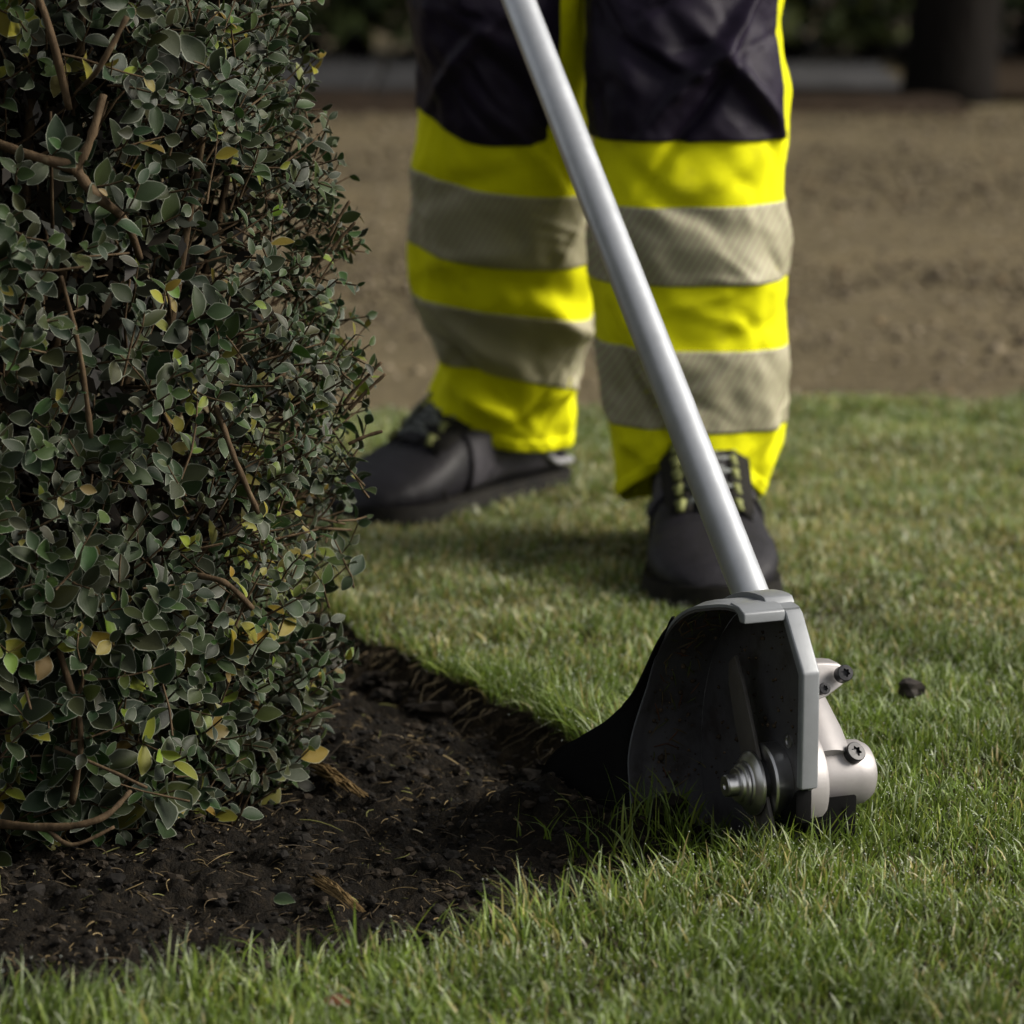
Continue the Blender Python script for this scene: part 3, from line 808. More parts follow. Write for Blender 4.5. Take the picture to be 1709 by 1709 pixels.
# branches: stems rising from the root to the shell, each its own part
def branch(pts, radii, name='branch', n=8):
    c = catmull(pts, 6, False) if len(pts) > 2 else np.array(pts, float)
    rr = np.interp(np.linspace(0, 1, len(c)), np.linspace(0, 1, len(radii)), radii)
    rr = rr * (1 + .2 * rng.uniform(-1, 1, len(rr)))
    v, q, t = tube_np([tuple(p) for p in c], list(rr), n)
    return link(name, mesh_np(name, v - inv, q, t), M['twig'], shrub)
for k in range(40):
    th = random.uniform(-math.pi, math.pi)
    z1 = random.uniform(.08, .85); e = shrub_pt(np.array(th), np.array(z1), random.uniform(.05, .09))
    b0 = (SH[0] + .05 * math.cos(th) + random.gauss(0, .02), SH[1] + .05 * math.sin(th) + random.gauss(0, .02), -.03)
    f1 = random.uniform(.35, .6); mid = (b0[0] + (e[0] - b0[0]) * f1, b0[1] + (e[1] - b0[1]) * f1, e[2] * random.uniform(.3, .5))
    mid2 = (b0[0] + (e[0] - b0[0]) * .85 + random.gauss(0, .01), b0[1] + (e[1] - b0[1]) * .85, e[2] * .75)
    branch([b0, mid, mid2, tuple(e)], [.0070, .005, .0034, .0018])
# the bare forked limbs that show at the upper left and along the foot
for pts, rad in [
    ([(-.385, 2.56, .515), (-.345, 2.535, .503), (-.305, 2.53, .492)], [.0048, .0042, .0046]),
    ([(-.307, 2.531, .492), (-.296, 2.53, .512), (-.287, 2.54, .543)], [.0044, .0036, .003]),
    ([(-.307, 2.531, .492), (-.294, 2.535, .473), (-.276, 2.56, .452), (-.27, 2.60, .42)], [.0046, .004, .0038, .003]),
    ([(-.36, 2.58, .66), (-.33, 2.56, .60), (-.315, 2.57, .53)], [.0035, .0035, .003]),
    ([(-.265, 2.50, .60), (-.285, 2.50, .565), (-.30, 2.52, .55)], [.002, .0022, .0018]),
    ([(-.40, 2.50, .018), (-.335, 2.465, .022), (-.295, 2.46, .030), (-.275, 2.48, .045)], [.0042, .0036, .0026, .0018]),
    ([(-.335, 2.465, .022), (-.315, 2.455, .012), (-.285, 2.46, .024)], [.0022, .0018, .0012]),
    ([(-.345, 2.52, .20), (-.325, 2.49, .145), (-.31, 2.48, .09), (-.32, 2.50, .03)], [.0016, .0024, .0028, .0028]),
    ([(-.285, 2.50, .165), (-.31, 2.485, .12), (-.318, 2.49, .08)], [.0014, .0018, .0022]),
    ([(-.33, 2.49, .075), (-.29, 2.475, .062), (-.262, 2.47, .05)], [.0018, .0016, .0012]),
    ([(-.315, 2.50, .42), (-.305, 2.49, .36), (-.30, 2.50, .30)], [.0018, .0022, .0022]),
    ([(-.215, 2.55, .315), (-.20, 2.54, .275), (-.185, 2.55, .235)], [.0022, .0024, .002]),
    ([(-.24, 2.55, .19), (-.21, 2.535, .187), (-.19, 2.545, .165)], [.0026, .0028, .002])]:
    branch([(p[0], p[1] + (.016 if p[2] > .40 else .045), p[2]) for p in pts], [q_ * .9 for q_ in rad])
# stubs of cut twigs poking out of the right flank
for (x0, y0, z0, x1, z1) in [(-.128, 2.72, .295, -.099, .327), (-.124, 2.72, .290, -.096, .318), (-.125, 2.73, .262, -.099, .272), (-.135, 2.70, .415, -.117, .436), (-.137, 2.70, .425, -.121, .452), (-.165, 2.66, .06, -.13, .075)]:
    branch([(x0, y0, z0), ((x0 + x1) / 2, y0, (z0 + z1) / 2 + .001), (x1, y0, z1)], [.0016, .0014, .0013], 'cut_twig', 6)

def single_leaf(name, p, d, nr, L, c, label, cat):
    k = 2; m, pp_ = leaf_matrix((k, Vector(p), Vector(d).normalized(), Vector(nr), L, c))
    o = link(name, leaf_me[k]); M4 = Matrix.Identity(4)
    for a in range(3):
        for b_ in range(3): M4[a][b_] = m[a, b_]
        M4[a][3] = p[a]
    o.matrix_basis = M4; o.color = (*c, 1); tag(o, label, cat); return o
single_leaf('fallen_leaf', (-.168, 2.455, -.014), (.5, -.4, .1), (0, -.75, .65), .018, (.06, .09, .04), 'single round green leaf lying on the dark soil', 'leaf')
o = single_leaf('fallen_leaf', (-.118, 2.165, .010), (1, -.2, .1), (0, -.6, .8), .018, (.16, .05, .022), 'reddish brown dead leaf caught in the front grass', 'leaf')
v = icv * (1 + .5 * vnoise(icv, 1.6, 9)[:, None] + .6 * vnoise(icv, 3.3, 10)[:, None]) * np.array([.010, .007, .0075]) 
me = mesh_np('soil_clod', v, None, ict, np.array([.035, .030, .027]) * (.7 + .6 * rng.random((len(v), 1))), False); o = link('soil_clod', me, M['litter']); o.location = (.331, 2.93, .020)
tag(o, 'small dark clod of soil lying on the lawn right of the tool', 'clod')

# ------------------------------------------------------------------ edger tool
AY = R(22)
A = Vector((-math.cos(AY), -math.sin(AY), 0))       # spindle axis, towards the soil bed
B = Vector((-math.sin(AY), math.cos(AY), 0))        # backwards, towards the operator
ZU = Vector((0, 0, 1))
OT = Vector((.1944, 2.5505, .0460))
def T(t, b, z): return A * t + B * b + ZU * z       # tool coordinates -> metres relative to OT
edger = empty('bed_edger', OT)
tag(edger, 'grey metal bed edger on a long silver tube, its guard open to the soil', 'edger')
def tpart(name, V, Q=None, Tt=None, mat=None, parent=None, fix=True, ang=35):
    me = mesh_np(name, V, Q if Q is not None and len(Q) else None, Tt)
    if fix: fix_normals(me)
    sharp(me, ang); return link(name, me, mat, parent or edger)
def prism(poly_tb, t0, t1):
    """polygon in (b, z), extruded along the spindle"""
    n = len(poly_tb); V = [T(t0, b, z) for b, z in poly_tb] + [T(t1, b, z) for b, z in poly_tb]
    bm = bmesh.new(); vs = [bm.verts.new(v) for v in V]
    bm.faces.new(vs[:n]); bm.faces.new(vs[n:][::-1])
    for i in range(n):
        j = (i + 1) % n; bm.faces.new((vs[j], vs[i], vs[n + i], vs[n + j]))
    return bm
def finish(name, bm, mat, bev=0.0, seg=2, parent=None, ang=35, limit=0.5):
    bmesh.ops.recalc_face_normals(bm, faces=bm.faces)
    if bev:
        es = [e for e in bm.edges if len(e.link_faces) == 2 and e.calc_face_angle(0) > limit]
        bmesh.ops.bevel(bm, geom=es, offset=bev, segments=seg, affect='EDGES', profile=.6, clamp_overlap=True)
    me = bpy.data.meshes.new(name); bm.to_mesh(me); bm.free(); sharp(me, ang); return link(name, me, mat, parent or edger)

RG = .132
# side plate of the guard
arc = [(RG * math.cos(a), RG * math.sin(a)) for a in np.linspace(R(96), R(-16), 30)]
plate = [(-.050, .0075), (-.050, .092), (-.021, .1275)] + arc[0:] + [(.125, -.080), (.03, -.085), (-.02, -.070), (-.03, -.01)]
plate[2] = (-.0215, .1285)
guard = finish('guard', prism(plate, -.004, 0.0), M['guard'], .0008)
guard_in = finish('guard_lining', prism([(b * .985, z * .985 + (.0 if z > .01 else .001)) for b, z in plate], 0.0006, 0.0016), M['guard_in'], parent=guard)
# curved shell over the blade
def shell(r, t_in, off, name, mat, th=.0):
    nphi, nt = 44, 16
    P = np.zeros((nphi, nt, 3))
    phis = np.linspace(R(99), R(-30), nphi)
    for i, ph in enumerate(phis):
        # left lip: short at the front, full width further back
        b = r * math.cos(ph)
        tl = .041 + (.0515 - .041) * float(smoothstep(-.012, .022, b)) + .012 * float(smoothstep(R(25), R(-8), ph))
        for j in range(nt):
            u = j / (nt - 1); t = t_in + (tl + off - t_in) * u
            rr = r
            lip = .0035 * float(smoothstep(.75, 1.0, u)) * float(smoothstep(-.005, .03, b))
            rr = r - .004 * (1 - float(smoothstep(-.012, .022, b))) * float(smoothstep(.2, .0, abs(u - .5))) * 0 - lip
            P[i, j] = T(t, rr * math.cos(ph), rr * math.sin(ph))
    return P
Po = shell(RG + .003, -.004, 0, 'o', None); Pi = shell(RG - .0012, .0016, -.0004, 'i', None)
def shell_solid(name, Po, Pi, mat, parent):
    nphi, nt = Po.shape[:2]; io = np.arange(nphi * nt).reshape(nphi, nt); ii = io + nphi * nt
    Q = []
    for i in range(nphi - 1):
        for j in range(nt - 1):
            Q.append((io[i, j], io[i, j + 1], io[i + 1, j + 1], io[i + 1, j])); Q.append((ii[i, j], ii[i + 1, j], ii[i + 1, j + 1], ii[i, j + 1]))
    for i in range(nphi - 1):
        Q.append((io[i, -1], ii[i, -1], ii[i + 1, -1], io[i + 1, -1])); Q.append((io[i, 0], io[i + 1, 0], ii[i + 1, 0], ii[i, 0]))
    for j in range(nt - 1):
        Q.append((io[0, j], ii[0, j], ii[0, j + 1], io[0, j + 1])); Q.append((io[-1, j], io[-1, j + 1], ii[-1, j + 1], ii[-1, j]))
    return tpart(name, np.concatenate([Po.reshape(-1, 3), Pi.reshape(-1, 3)]), np.array(Q), None, mat, parent)
Pm = shell(RG + .0008, -.0036, -.0002, 'm', None)
shell_solid('shell', Po, Pm, M['guard'], guard)
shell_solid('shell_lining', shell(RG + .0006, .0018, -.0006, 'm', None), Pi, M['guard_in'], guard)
# thick rolled rim along the front edge and top of the plate
def sweep(path, prof_fn, name, mat, parent=None, bev=0):
    pass
rim_poly = [(-.0525, .0065), (-.0525, .0925), (-.0235, .1305), (-.0155, .1345), (-.013, .1275), (-.0195, .1225), (-.0445, .0895), (-.0445, .0065)]
finish('front_rim', prism(rim_poly, -.0055, .0085), M['guard'], .0022, 3, guard)
top_poly = [(-.0238, .1250), (-.0232, .1325), (-.014, .1357), (.000, .1362), (.000, .1335), (-.012, .1300), (-.016, .1245)]
finish('top_rim', prism(top_poly, .0086, .0412), M['guard'], .0018, 3, guard)
# raised mounting pad on top of the shell with its curved rib
pad = [((RG + r) * math.cos(a), (RG + r) * math.sin(a)) for r, a in [(.0025, R(94)), (.0065, R(92))]] + \
      [((RG + .007) * math.cos(a), (RG + .007) * math.sin(a)) for a in np.linspace(R(90), R(48), 10)] + \
      [((RG + .0025) * math.cos(a), (RG + .0025) * math.sin(a)) for a in np.linspace(R(46), R(93), 12)]
finish('mounting_pad', prism(pad, -.006, .0165), M['guard'], .0012, 2, guard)
# rubber flap flaring from the lip towards the cut
G = catmull([(.050, .078, .110), (.0535, .100, .083), (.056, .120, .055), (.063, .136, .030), (.075, .150, .012), (.090, .163, .000), (.102, .174, -.010), (.110, .182, -.026), (.115, .188, -.050), (.118, .190, -.075)], 6, False)
ph = np.linspace(R(52), R(-24), len(G))
P = np.zeros((len(G), 6, 3))
for i in range(len(G)):
    r = RG - .001; tl = .0505 + .012 * float(smoothstep(R(25), R(-8), ph[i]))
    l = np.array([tl, r * math.cos(ph[i]), r * math.sin(ph[i])])
    for j in range(6):
        q_ = l + (G[i] - l) * j / 5; P[i, j] = T(*q_)
me = grid_mesh('rubber_flap', P); fl = link('rubber_flap', me, M['black'], guard); md = fl.modifiers.new('solid', 'SOLIDIFY'); md.thickness = .003; md.offset = 0
# spindle stack
def turned(name, prof, mat, parent=None, t_off=(0, 0), n=56):
    V, Q = lathe(prof, n, T(0, t_off[0], t_off[1]), A, ZU); return tpart(name, V, Q, None, mat, parent, ang=28)
turned('hub', [(.0018, 0), (.0018, .0285), (.0135, .0285), (.0150, .0272), (.0155, .0245), (.0155, 0)], M['steel'])
turned('blade_gap', [(.0156, 0), (.0156, .019), (.0205, .019), (.0205, 0)], M['bolt'])
fl_ = turned('flange', [(.0206, 0), (.0206, .0225), (.0215, .0234), (.0235, .0234), (.0262, .0205), (.0272, .0172), (.0285, .0166), (.0285, 0)], M['steel'])
turned('nut', [(.0286, 0), (.0286, .0145), (.0294, .0153), (.0312, .0153), (.0320, .0142), (.0324, .0130), (.0345, .0127), (.0352, .0116), (.0352, 0)], M['steel'])
turned('spindle_end', [(.0353, 0), (.0353, .0084), (.0428, .0082), (.0438, .0070), (.0438, .0026), (.0428, .0020), (.0428, 0)], M['steel'])
# edging blade: two arms clamped between hub and flange, soil-caked
def arm(sgn, ang):
    c, s_ = math.cos(ang), math.sin(ang)
    out = [(.012, -.013), (.04, -.014), (.078, -.011), (.092, -.004), (.094, .008), (.072, .012), (.04, .013), (.012, .013)]
    return prism([(x * c - y * s_, x * s_ + y * c) for x, y in out], .0166, .0196)
finish('blade_arm', arm(1, R(62)), M['blade'], .0005); finish('blade_arm', arm(1, R(62) + math.pi), M['blade'], .0005)
# boss, gear case and end cap
turned('boss', [(-.0042, 0), (-.0042, .0410), (-.018, .0405), (-.0215, .0387), (-.0225, .035), (-.0225, 0)], M['cast'])
turned('gear_case', [(-.0226, 0), (-.0226, .0235), (-.026, .0245), (-.055, .0245), (-.064, .0236), (-.0695, .0205), (-.0725, .0155), (-.0735, .008), (-.0738, 0)], M['cast'])
# shaft: axis lies in the plane t = -0.031
S0 = T(-.031, .004, .012); SB, SZ = .552, .497; sl = math.hypot(SB, SZ)
SD = (B * SB + ZU * SZ) / sl
SN = A.cross(SD).normalized()
def along(name, prof, mat, n=40, parent=None, o=S0, ax=SD, xd=A):
    V, Q = lathe(prof, n, o, ax, xd); return tpart(name, V, Q, None, mat, parent, ang=28)
along('gear_neck', [(-.010, 0), (-.010, .026), (.015, .0262), (.04, .0240), (.085, .0200), (.118, .0188), (.120, .0180), (.120, 0)], M['cast'])
along('shaft', [(.1205, 0), (.1205, .0140), (1.52, .0140), (1.52, 0)], M['tube'], 48)
along('shaft_collar', [(.116, .0142), (.116, .0172), (.130, .0172), (.131, .0142)], M['cast'])
along('motor_housing', [(1.5201, 0), (1.5201, .035), (1.54, .05), (1.60, .085), (1.75, .10), (1.82, .085), (1.83, 0)], M['engine'])
along('front_grip', [(.88, .0142), (.88, .019), (1.02, .019), (1.02, .0142)], M['black'])
along('rear_grip', [(1.28, .0142), (1.28, .019), (1.42, .019), (1.42, .0142)], M['black'])
# clamp lug with its bolts
lug = bmesh.new()
LT = [(-.010, .0850), (-.036, .0840), (-.0480, .0825), (-.0550, .0775), (-.0545, .0700), (-.048, .0660), (-.036, .060), (-.012, .054)]
n_ = len(LT); f0 = [lug.verts.new(T(t, -.004 + .006 * (z - .06) / .02, z)) for t, z in LT]; f1 = [lug.verts.new(T(t, .013 + .006 * (z - .06) / .02, z)) for t, z in LT]
lug.faces.new(f0); lug.faces.new(f1[::-1])
for i in range(n_):
    j = (i + 1) % n_; lug.faces.new((f0[j], f0[i], f1[i], f1[j]))
finish('clamp_lug', lug, M['cast'], .002, 3)
def bolt(center, axis, r, h, label=None, collar=None):
    ax = Vector(axis).normalized(); xd = ax.orthogonal().normalized()
    V, Q = lathe([(-h, 0), (-h, r * .98), (-h * .1, r), (0, r * .92), (.0001, r * .52), (-h * .35, r * .50), (-h * .4, 0)], 36, center, ax, xd)
    # star socket
    me_n = len(V); n = 36
    for i in (4, 5):
        for k in range(n):
            a = 2 * math.pi * k / n; rr = r * (.46 + .10 * math.cos(6 * a)); c0 = Vector(center) + ax * (.0001 if i == 4 else -h * .35)
            yd = ax.cross(xd); V[i * n + k] = c0 + (xd * math.cos(a) + yd * math.sin(a)) * rr
    o = tpart('bolt', V, Q, None, M['bolt'], None, ang=30)
    if collar:
        V, Q = lathe([(-h - collar, 0), (-h - collar, r * 1.08), (-h * 1.0, r * 1.0), (-h * .98, 0)], 36, center, ax, xd)
        tpart('bolt_seat', V, Q, None, M['cast'], None)
    return o
bolt(T(-.0465, -.0125, .0790), (.30, -.86, .42), .0062, .0085)
bolt(T(-.0300, -.0125, .0690), (.30, -.86, .42), .0044, .0062)
bolt(T(-.0515, -.0222, .0222), (.42, -.68, .62), .0076, .0065, collar=.008)
# bolt hole in the plate, plain black block and tab under the gear case
turned('bolt_hole', [(.0017, 0), (.0017, .0052), (.0024, .0052), (.0024, .0036), (.0018, .0036), (.0018, 0)], M['steel'], guard, (-.018, .034))
under_block = [(-.036, -.0055), (-.024, -.016), (.03, -.024), (.05, -.05), (-.02, -.054), (-.034, -.044)]
finish('under_block', prism(under_block, -.046, -.0045), M['black'], .003, 2)
finish('under_tab', prism([(-.046, .006), (-.046, -.02), (-.024, -.034), (.0, -.034), (.0, -.03), (-.03, -.012)], -.004, .009), M['black'], .002, 2)

# soil crumbs and clippings stuck inside the guard
b = Bag()
for k in range(260):
    if random.random() < .55:
        ph_ = R(random.triangular(-18, 75, -10)); rr = RG - .0022; q_ = T(random.uniform(.004, .046), rr * math.cos(ph_), rr * math.sin(ph_))
    else:
        ph_ = R(random.uniform(-15, 150)); rr = random.uniform(.04, .12); bb, zz = rr * math.cos(ph_), rr * math.sin(ph_)
        if bb < -.04 or zz > .115: continue
        q_ = T(.0022, bb, zz)
    s_ = random.gammavariate(1.5, .0004) + .0003
    b.add(c1v * (1 + .4 * vnoise(c1v + k, 2, 3)[:, None]) * s_ + np.array(q_), None, c1t, np.array((.045, .032, .020)) * random.uniform(.5, 1.8))
for k in range(70):
    ph_ = R(random.uniform(-15, 70)); rr = RG - .0025; q_ = T(random.uniform(.01, .045), rr * math.cos(ph_), rr * math.sin(ph_)); d_ = T(random.gauss(0, 1), 0, random.gauss(0, 1)).normalized() * random.uniform(.003, .008)
    v, q, t = tube_np([q_ - d_, q_ + T(0, -.001, .0005), q_ + d_], [.0004, .0005, .0002], 4, False); b.add(v, q, None, np.array(random.choice([(.10, .075, .035), (.06, .075, .02), (.09, .04, .02)])))
o = b.build('stuck_soil', M['litter'], guard); o['kind'] = 'stuff'
# hanging roots and torn turf along the cut
b = Bag()
for i in range(0, len(bed), 1):
    for k in range(3):
        p = Vector((bed[i][0] + random.gauss(0, .006), bed[i][1] + random.gauss(0, .006), random.uniform(-.018, .0))); dn = Vector((-dv[i][0], -dv[i][1], 0)); pts = [p]
        L = random.uniform(.008, .028)
        for j in range(3):
            p = p + (dn * (.9 - .2 * j) + Vector((random.gauss(0, .5), random.gauss(0, .5), -.35 - .3 * j))) * L / 3; pts.append(p)
        v, q, t = tube_np(pts, [.0006, .0005, .0004, .0002], 4, False); b.add(v, q, None, np.array(random.choice([(.10, .075, .04), (.05, .038, .022), (.16, .13, .075)])) * random.uniform(.6, 1))
    s_ = random.gammavariate(2, .0011) + .001; q_ = (bed[i][0] - dv[i][0] * random.uniform(.005, .05), bed[i][1] - dv[i][1] * random.uniform(.005, .05), random.uniform(-.034, -.012))
    b.add(icv * (1 + .8 * vnoise(icv + i, 2.6, 3)[:, None]) * s_ * np.array([1.3, 1, .7]) + np.array(q_), None, ict, np.array((.012, .009, .006)) * random.uniform(.6, 1.7))
o = b.build('torn_roots', M['litter'], smooth_on=False); tag(o, 'torn roots and crumbled turf along the cut lawn edge', 'roots', kind='stuff')

# ------------------------------------------------------------------ person
person_me = bpy.data.meshes.new('person')
bm = bmesh.new()
J = {'pelvis': (.075, 3.60, .92), 'waist': (.06, 3.58, 1.08), 'chest': (.03, 3.54, 1.28), 'neck': (.0, 3.50, 1.46), 'chin': (-.005, 3.46, 1.54), 'head': (-.01, 3.46, 1.64), 'crown': (-.01, 3.47, 1.73),
     'hip_r': (.165, 3.60, .86), 'knee_r': (.172, 3.50, .46), 'shin_r': (.178, 3.53, .25), 'ankle_r': (.180, 3.565, .10), 'toe_r': (.186, 3.46, .05),
     'hip_l': (-.005, 3.61, .86), 'knee_l': (-.010, 3.57, .46), 'shin_l': (-.005, 3.73, .25), 'ankle_l': (-.018, 3.85, .10), 'toe_l': (-.065, 3.80, .05),
     'sho_r': (.20, 3.53, 1.38), 'elb_r': (.22, 3.40, 1.12), 'wri_r': (.04, 3.26, .86), 'palm_r': (-.01, 3.25, .80),
     'sho_l': (-.18, 3.53, 1.38), 'elb_l': (-.30, 3.60, 1.13), 'wri_l': (-.20, 3.55, 1.05), 'palm_l': (-.155, 3.53, 1.01)}
E = [('pelvis', 'waist'), ('waist', 'chest'), ('chest', 'neck'), ('neck', 'chin'), ('chin', 'head'), ('head', 'crown'),
     ('pelvis', 'hip_r'), ('hip_r', 'knee_r'), ('knee_r', 'shin_r'), ('shin_r', 'ankle_r'), ('ankle_r', 'toe_r'),
     ('pelvis', 'hip_l'), ('hip_l', 'knee_l'), ('knee_l', 'shin_l'), ('shin_l', 'ankle_l'), ('ankle_l', 'toe_l'),
     ('chest', 'sho_r'), ('sho_r', 'elb_r'), ('elb_r', 'wri_r'), ('wri_r', 'palm_r'), ('chest', 'sho_l'), ('sho_l', 'elb_l'), ('elb_l', 'wri_l'), ('wri_l', 'palm_l')]
RAD = {'pelvis': .13, 'waist': .12, 'chest': .14, 'neck': .055, 'chin': .07, 'head': .085, 'crown': .06, 'hip': .08, 'knee': .055, 'shin': .05, 'ankle': .030, 'toe': .022, 'sho': .06, 'elb': .042, 'wri': .028, 'palm': .032}
for s_ in ('r', 'l'):
    pw = Vector(J['palm_' + s_]); wr = Vector(J['wri_' + s_]); f = (pw - wr).normalized()
    for k in range(4):
        spread = SD * (k - 1.5) * .021
        for seg, ext in enumerate((.035, .06, .075)):
            nm = f'f{k}{seg}_{s_}'; curl = [f * .035, f * .055 + A * (.02 if s_ == 'r' else -.02), f * .045 + A * (.035 if s_ == 'r' else -.035)][seg]
            J[nm] = tuple(pw + spread + curl); RAD[nm[:2] + nm[2]] = .009
            E.append((f'f{k}{seg-1}_{s_}' if seg else 'palm_' + s_, nm))
    J['th0_' + s_] = tuple(wr.lerp(pw, .6) - SD * .04); J['th1_' + s_] = tuple(wr.lerp(pw, 1.1) - SD * .05 + A * .01); RAD['th0'] = .011; RAD['th1'] = .009
    E += [('wri_' + s_, 'th0_' + s_), ('th0_' + s_, 'th1_' + s_)]
names = list(J); vid = {k: i for i, k in enumerate(names)}
def skin_mesh(name, names_in, edges, scale, grow=0.0):
    idx = {k: i for i, k in enumerate(names_in)}
    me = bpy.data.meshes.new(name + '_rig'); me.from_pydata([J[k] for k in names_in], [(idx[a], idx[b_]) for a, b_ in edges], [])
    ob = bpy.data.objects.new(name + '_rig', me); col.objects.link(ob)
    ob.modifiers.new('skin', 'SKIN'); sub = ob.modifiers.new('sub', 'SUBSURF'); sub.levels = 2; sub.render_levels = 2
    sv = me.skin_vertices[0].data
    for k in names_in:
        key = k.split('_')[0]; r = RAD[key] * scale + grow; sv[idx[k]].radius = (r, r * (.8 if key in ('chest', 'waist') else 1))
    sv[0].use_root = True
    dg = bpy.context.evaluated_depsgraph_get(); dg.update()
    out = bpy.data.meshes.new_from_object(ob.evaluated_get(dg)); out.name = name
    bpy.data.objects.remove(ob); bpy.data.meshes.remove(me)
    return smooth(out)
bm.free()
person = link('person', skin_mesh('person', names, E, 1.0), M['skin'])
tag(person, 'person in yellow high visibility work trousers and black boots behind the edger', 'person')
jn = ['pelvis', 'waist', 'chest', 'sho_r', 'elb_r', 'wri_r', 'sho_l', 'elb_l', 'wri_l']
link('jacket', skin_mesh('jacket', jn, [('pelvis', 'waist'), ('waist', 'chest'), ('chest', 'sho_r'), ('sho_r', 'elb_r'), ('elb_r', 'wri_r'), ('chest', 'sho_l'), ('sho_l', 'elb_l'), ('elb_l', 'wri_l')], 1.0, .022), M['navy'], person)
for s_ in ('r', 'l'):
    gn = ['wri_' + s_, 'palm_' + s_, 'th0_' + s_, 'th1_' + s_] + [f'f{k}{g}_{s_}' for k in range(4) for g in range(3)]
    link('glove', skin_mesh('glove', gn, [e for e in E if e[0] in gn and e[1] in gn], 1.0, .003), M['glove'], person)
# cap of hair
hv = icv * np.array([.094, .105, .08]) * (1 + .05 * vnoise(icv, 5, 3)[:, None]) + np.array([-.01, 3.485, 1.685]); link('hair', mesh_np('hair', hv, None, ict), M['bark'], person)

# trouser legs: rows of (height, left x, right x, centre y)
LEG = {
 'r': [(.055, .106, .250, 3.562), (.0638, .103, .2544, 3.559), (.1012, .0971, .2638, 3.546), (.1357, .0925, .2674, 3.538), (.2134, .0854, .2690, 3.520), (.2737, .0766, .2665, 3.510), (.354, .0766, .2640, 3.500), (.4146, .0766, .2668, 3.500), (.492, .0725, .2633, 3.505), (.5497, .0737, .2603, 3.515), (.70, .070, .268, 3.55), (.88, .062, .262, 3.59)],
 'l': [(.035, -.105, .060, 3.860), (.0515, -.104, .0609, 3.858), (.0886, -.101, .0636, 3.835), (.114, -.0916, .0659, 3.818), (.158, -.0773, .0716, 3.785), (.1937, -.0862, .0805, 3.757), (.2364, -.1028, .0822, 3.718), (.2964, -.1085, .080, 3.680), (.3613, -.1018, .0768, 3.642), (.4307, -.0929, .0747, 3.604), (.4857, -.088, .0770, 3.585), (.5457, -.0996, .0745, 3.57), (.70, -.105, .075, 3.58), (.88, -.10, .085, 3.60)]}
# creases: (centre z, slope dz per radian, centre angle, half-width z, half-width angle, depth)
CREASE = {
 'r': [(.515, .12, R(-75), .011, .5, .017), (.475, -.11, R(-58), .012, .45, .015), (.500, -.05, R(-110), .010, .4, -.010), (.375, -.06, R(-105), .010, .35, -.010), (.395, .05, R(-75), .012, .5, .007),
       (.445, .14, R(-90), .010, .4, -.012), (.165, -.16, R(-118), .014, .40, -.012), (.185, -.16, R(-105), .014, .4, .008), (.115, .03, R(-70), .010, .6, .006), (.245, .02, R(-50), .008, .6, -.004), (.105, .10, R(-110), .010, .5, -.006), (.30, -.04, R(-60), .02, .8, .004)],
 'l': [(.195, -.07, R(-110), .016, .55, .014), (.165, -.07, R(-118), .012, .5, -.014), (.120, -.05, R(-100), .012, .6, .010), (.095, .04, R(-80), .010, .6, -.009), (.255, -.03, R(-60), .016, .7, -.008),
       (.285, .02, R(-120), .012, .6, .006), (.40, -.10, R(-70), .010, .45, .010), (.46, -.10, R(-75), .012, .45, -.010), (.50, .08, R(-115), .010, .5, .009), (.205, -.02, R(-40), .012, .4, .010), (.37, .03, R(-110), .012, .6, -.005)]}
rc = random.Random(12)
for s_ in ('r', 'l'):
    for k in range(22):
        CREASE[s_].append((rc.uniform(.08, .56), rc.gauss(0, .09), R(rc.uniform(-170, -10)), rc.uniform(.004, .007), rc.uniform(.15, .45), rc.choice((-1, 1)) * rc.uniform(.0018, .0042)))
    for k in range(6):
        CREASE[s_].append((rc.uniform(.085, .16), rc.gauss(0, .05), R(rc.uniform(-160, -20)), rc.uniform(.004, .007), rc.uniform(.25, .5), rc.choice((-1, 1)) * rc.uniform(.003, .006)))
def leg_pt(s_, z, th, off=0.0):
    tb = np.array(LEG[s_]); xl = np.interp(z, tb[:, 0], tb[:, 1]); xr = np.interp(z, tb[:, 0], tb[:, 2]); yc = np.interp(z, tb[:, 0], tb[:, 3])
    hw = (xr - xl) / 2; xc = (xr + xl) / 2; hd_ = .52 * hw + .038
    ct, st_ = np.cos(th), np.sin(th)
    e = .86
    ux = np.sign(ct) * np.abs(ct) ** e; uy = np.sign(st_) * np.abs(st_) ** e
    d = off + 0 * z
    for (z0, k, t0, wz, wt, dep) in CREASE[s_]:
        dt = (th - t0 + np.pi) % (2 * np.pi) - np.pi
        d = d + 1.05 * dep * np.exp(-((z - z0 - k * dt) / wz) ** 2 - (dt / wt) ** 2)
    q_ = np.stack([ct * 1.2 + (5 if s_ == 'l' else 0), st_ * 1.2, z * 13 + .8 * ct], -1)
    d = d + .0042 * fbm(q_, 1.2, 4, 401) + .0035 * fbm(q_ * np.array([1, 1, .45]), 2.6, 2, 411)
    return np.stack([xc + ux * (hw + d), yc + uy * (hd_ + d), z + 0 * th], -1)
def quad3(l, m_, r): return lambda c: m_ + (r - l) / 2 * c + ((r + l) / 2 - m_) * c * c
BND = {'r': dict(patch=quad3(.426, .427, .427), b1t=quad3(.364, .3645, .366), b1b=quad3(.289, .2885, .291), b2t=quad3(.227, .2245, .222), b2b=quad3(.145, .142, .140), hem=quad3(.062, .106, .060)),
       'l': dict(patch=quad3(.446, .411, .442), b1t=quad3(.384, .361, .356), b1b=quad3(.306, .2815, .281), b2t=quad3(.246, .230, .216), b2b=quad3(.170, .153, .131), hem=quad3(.0986, .069, .060))}
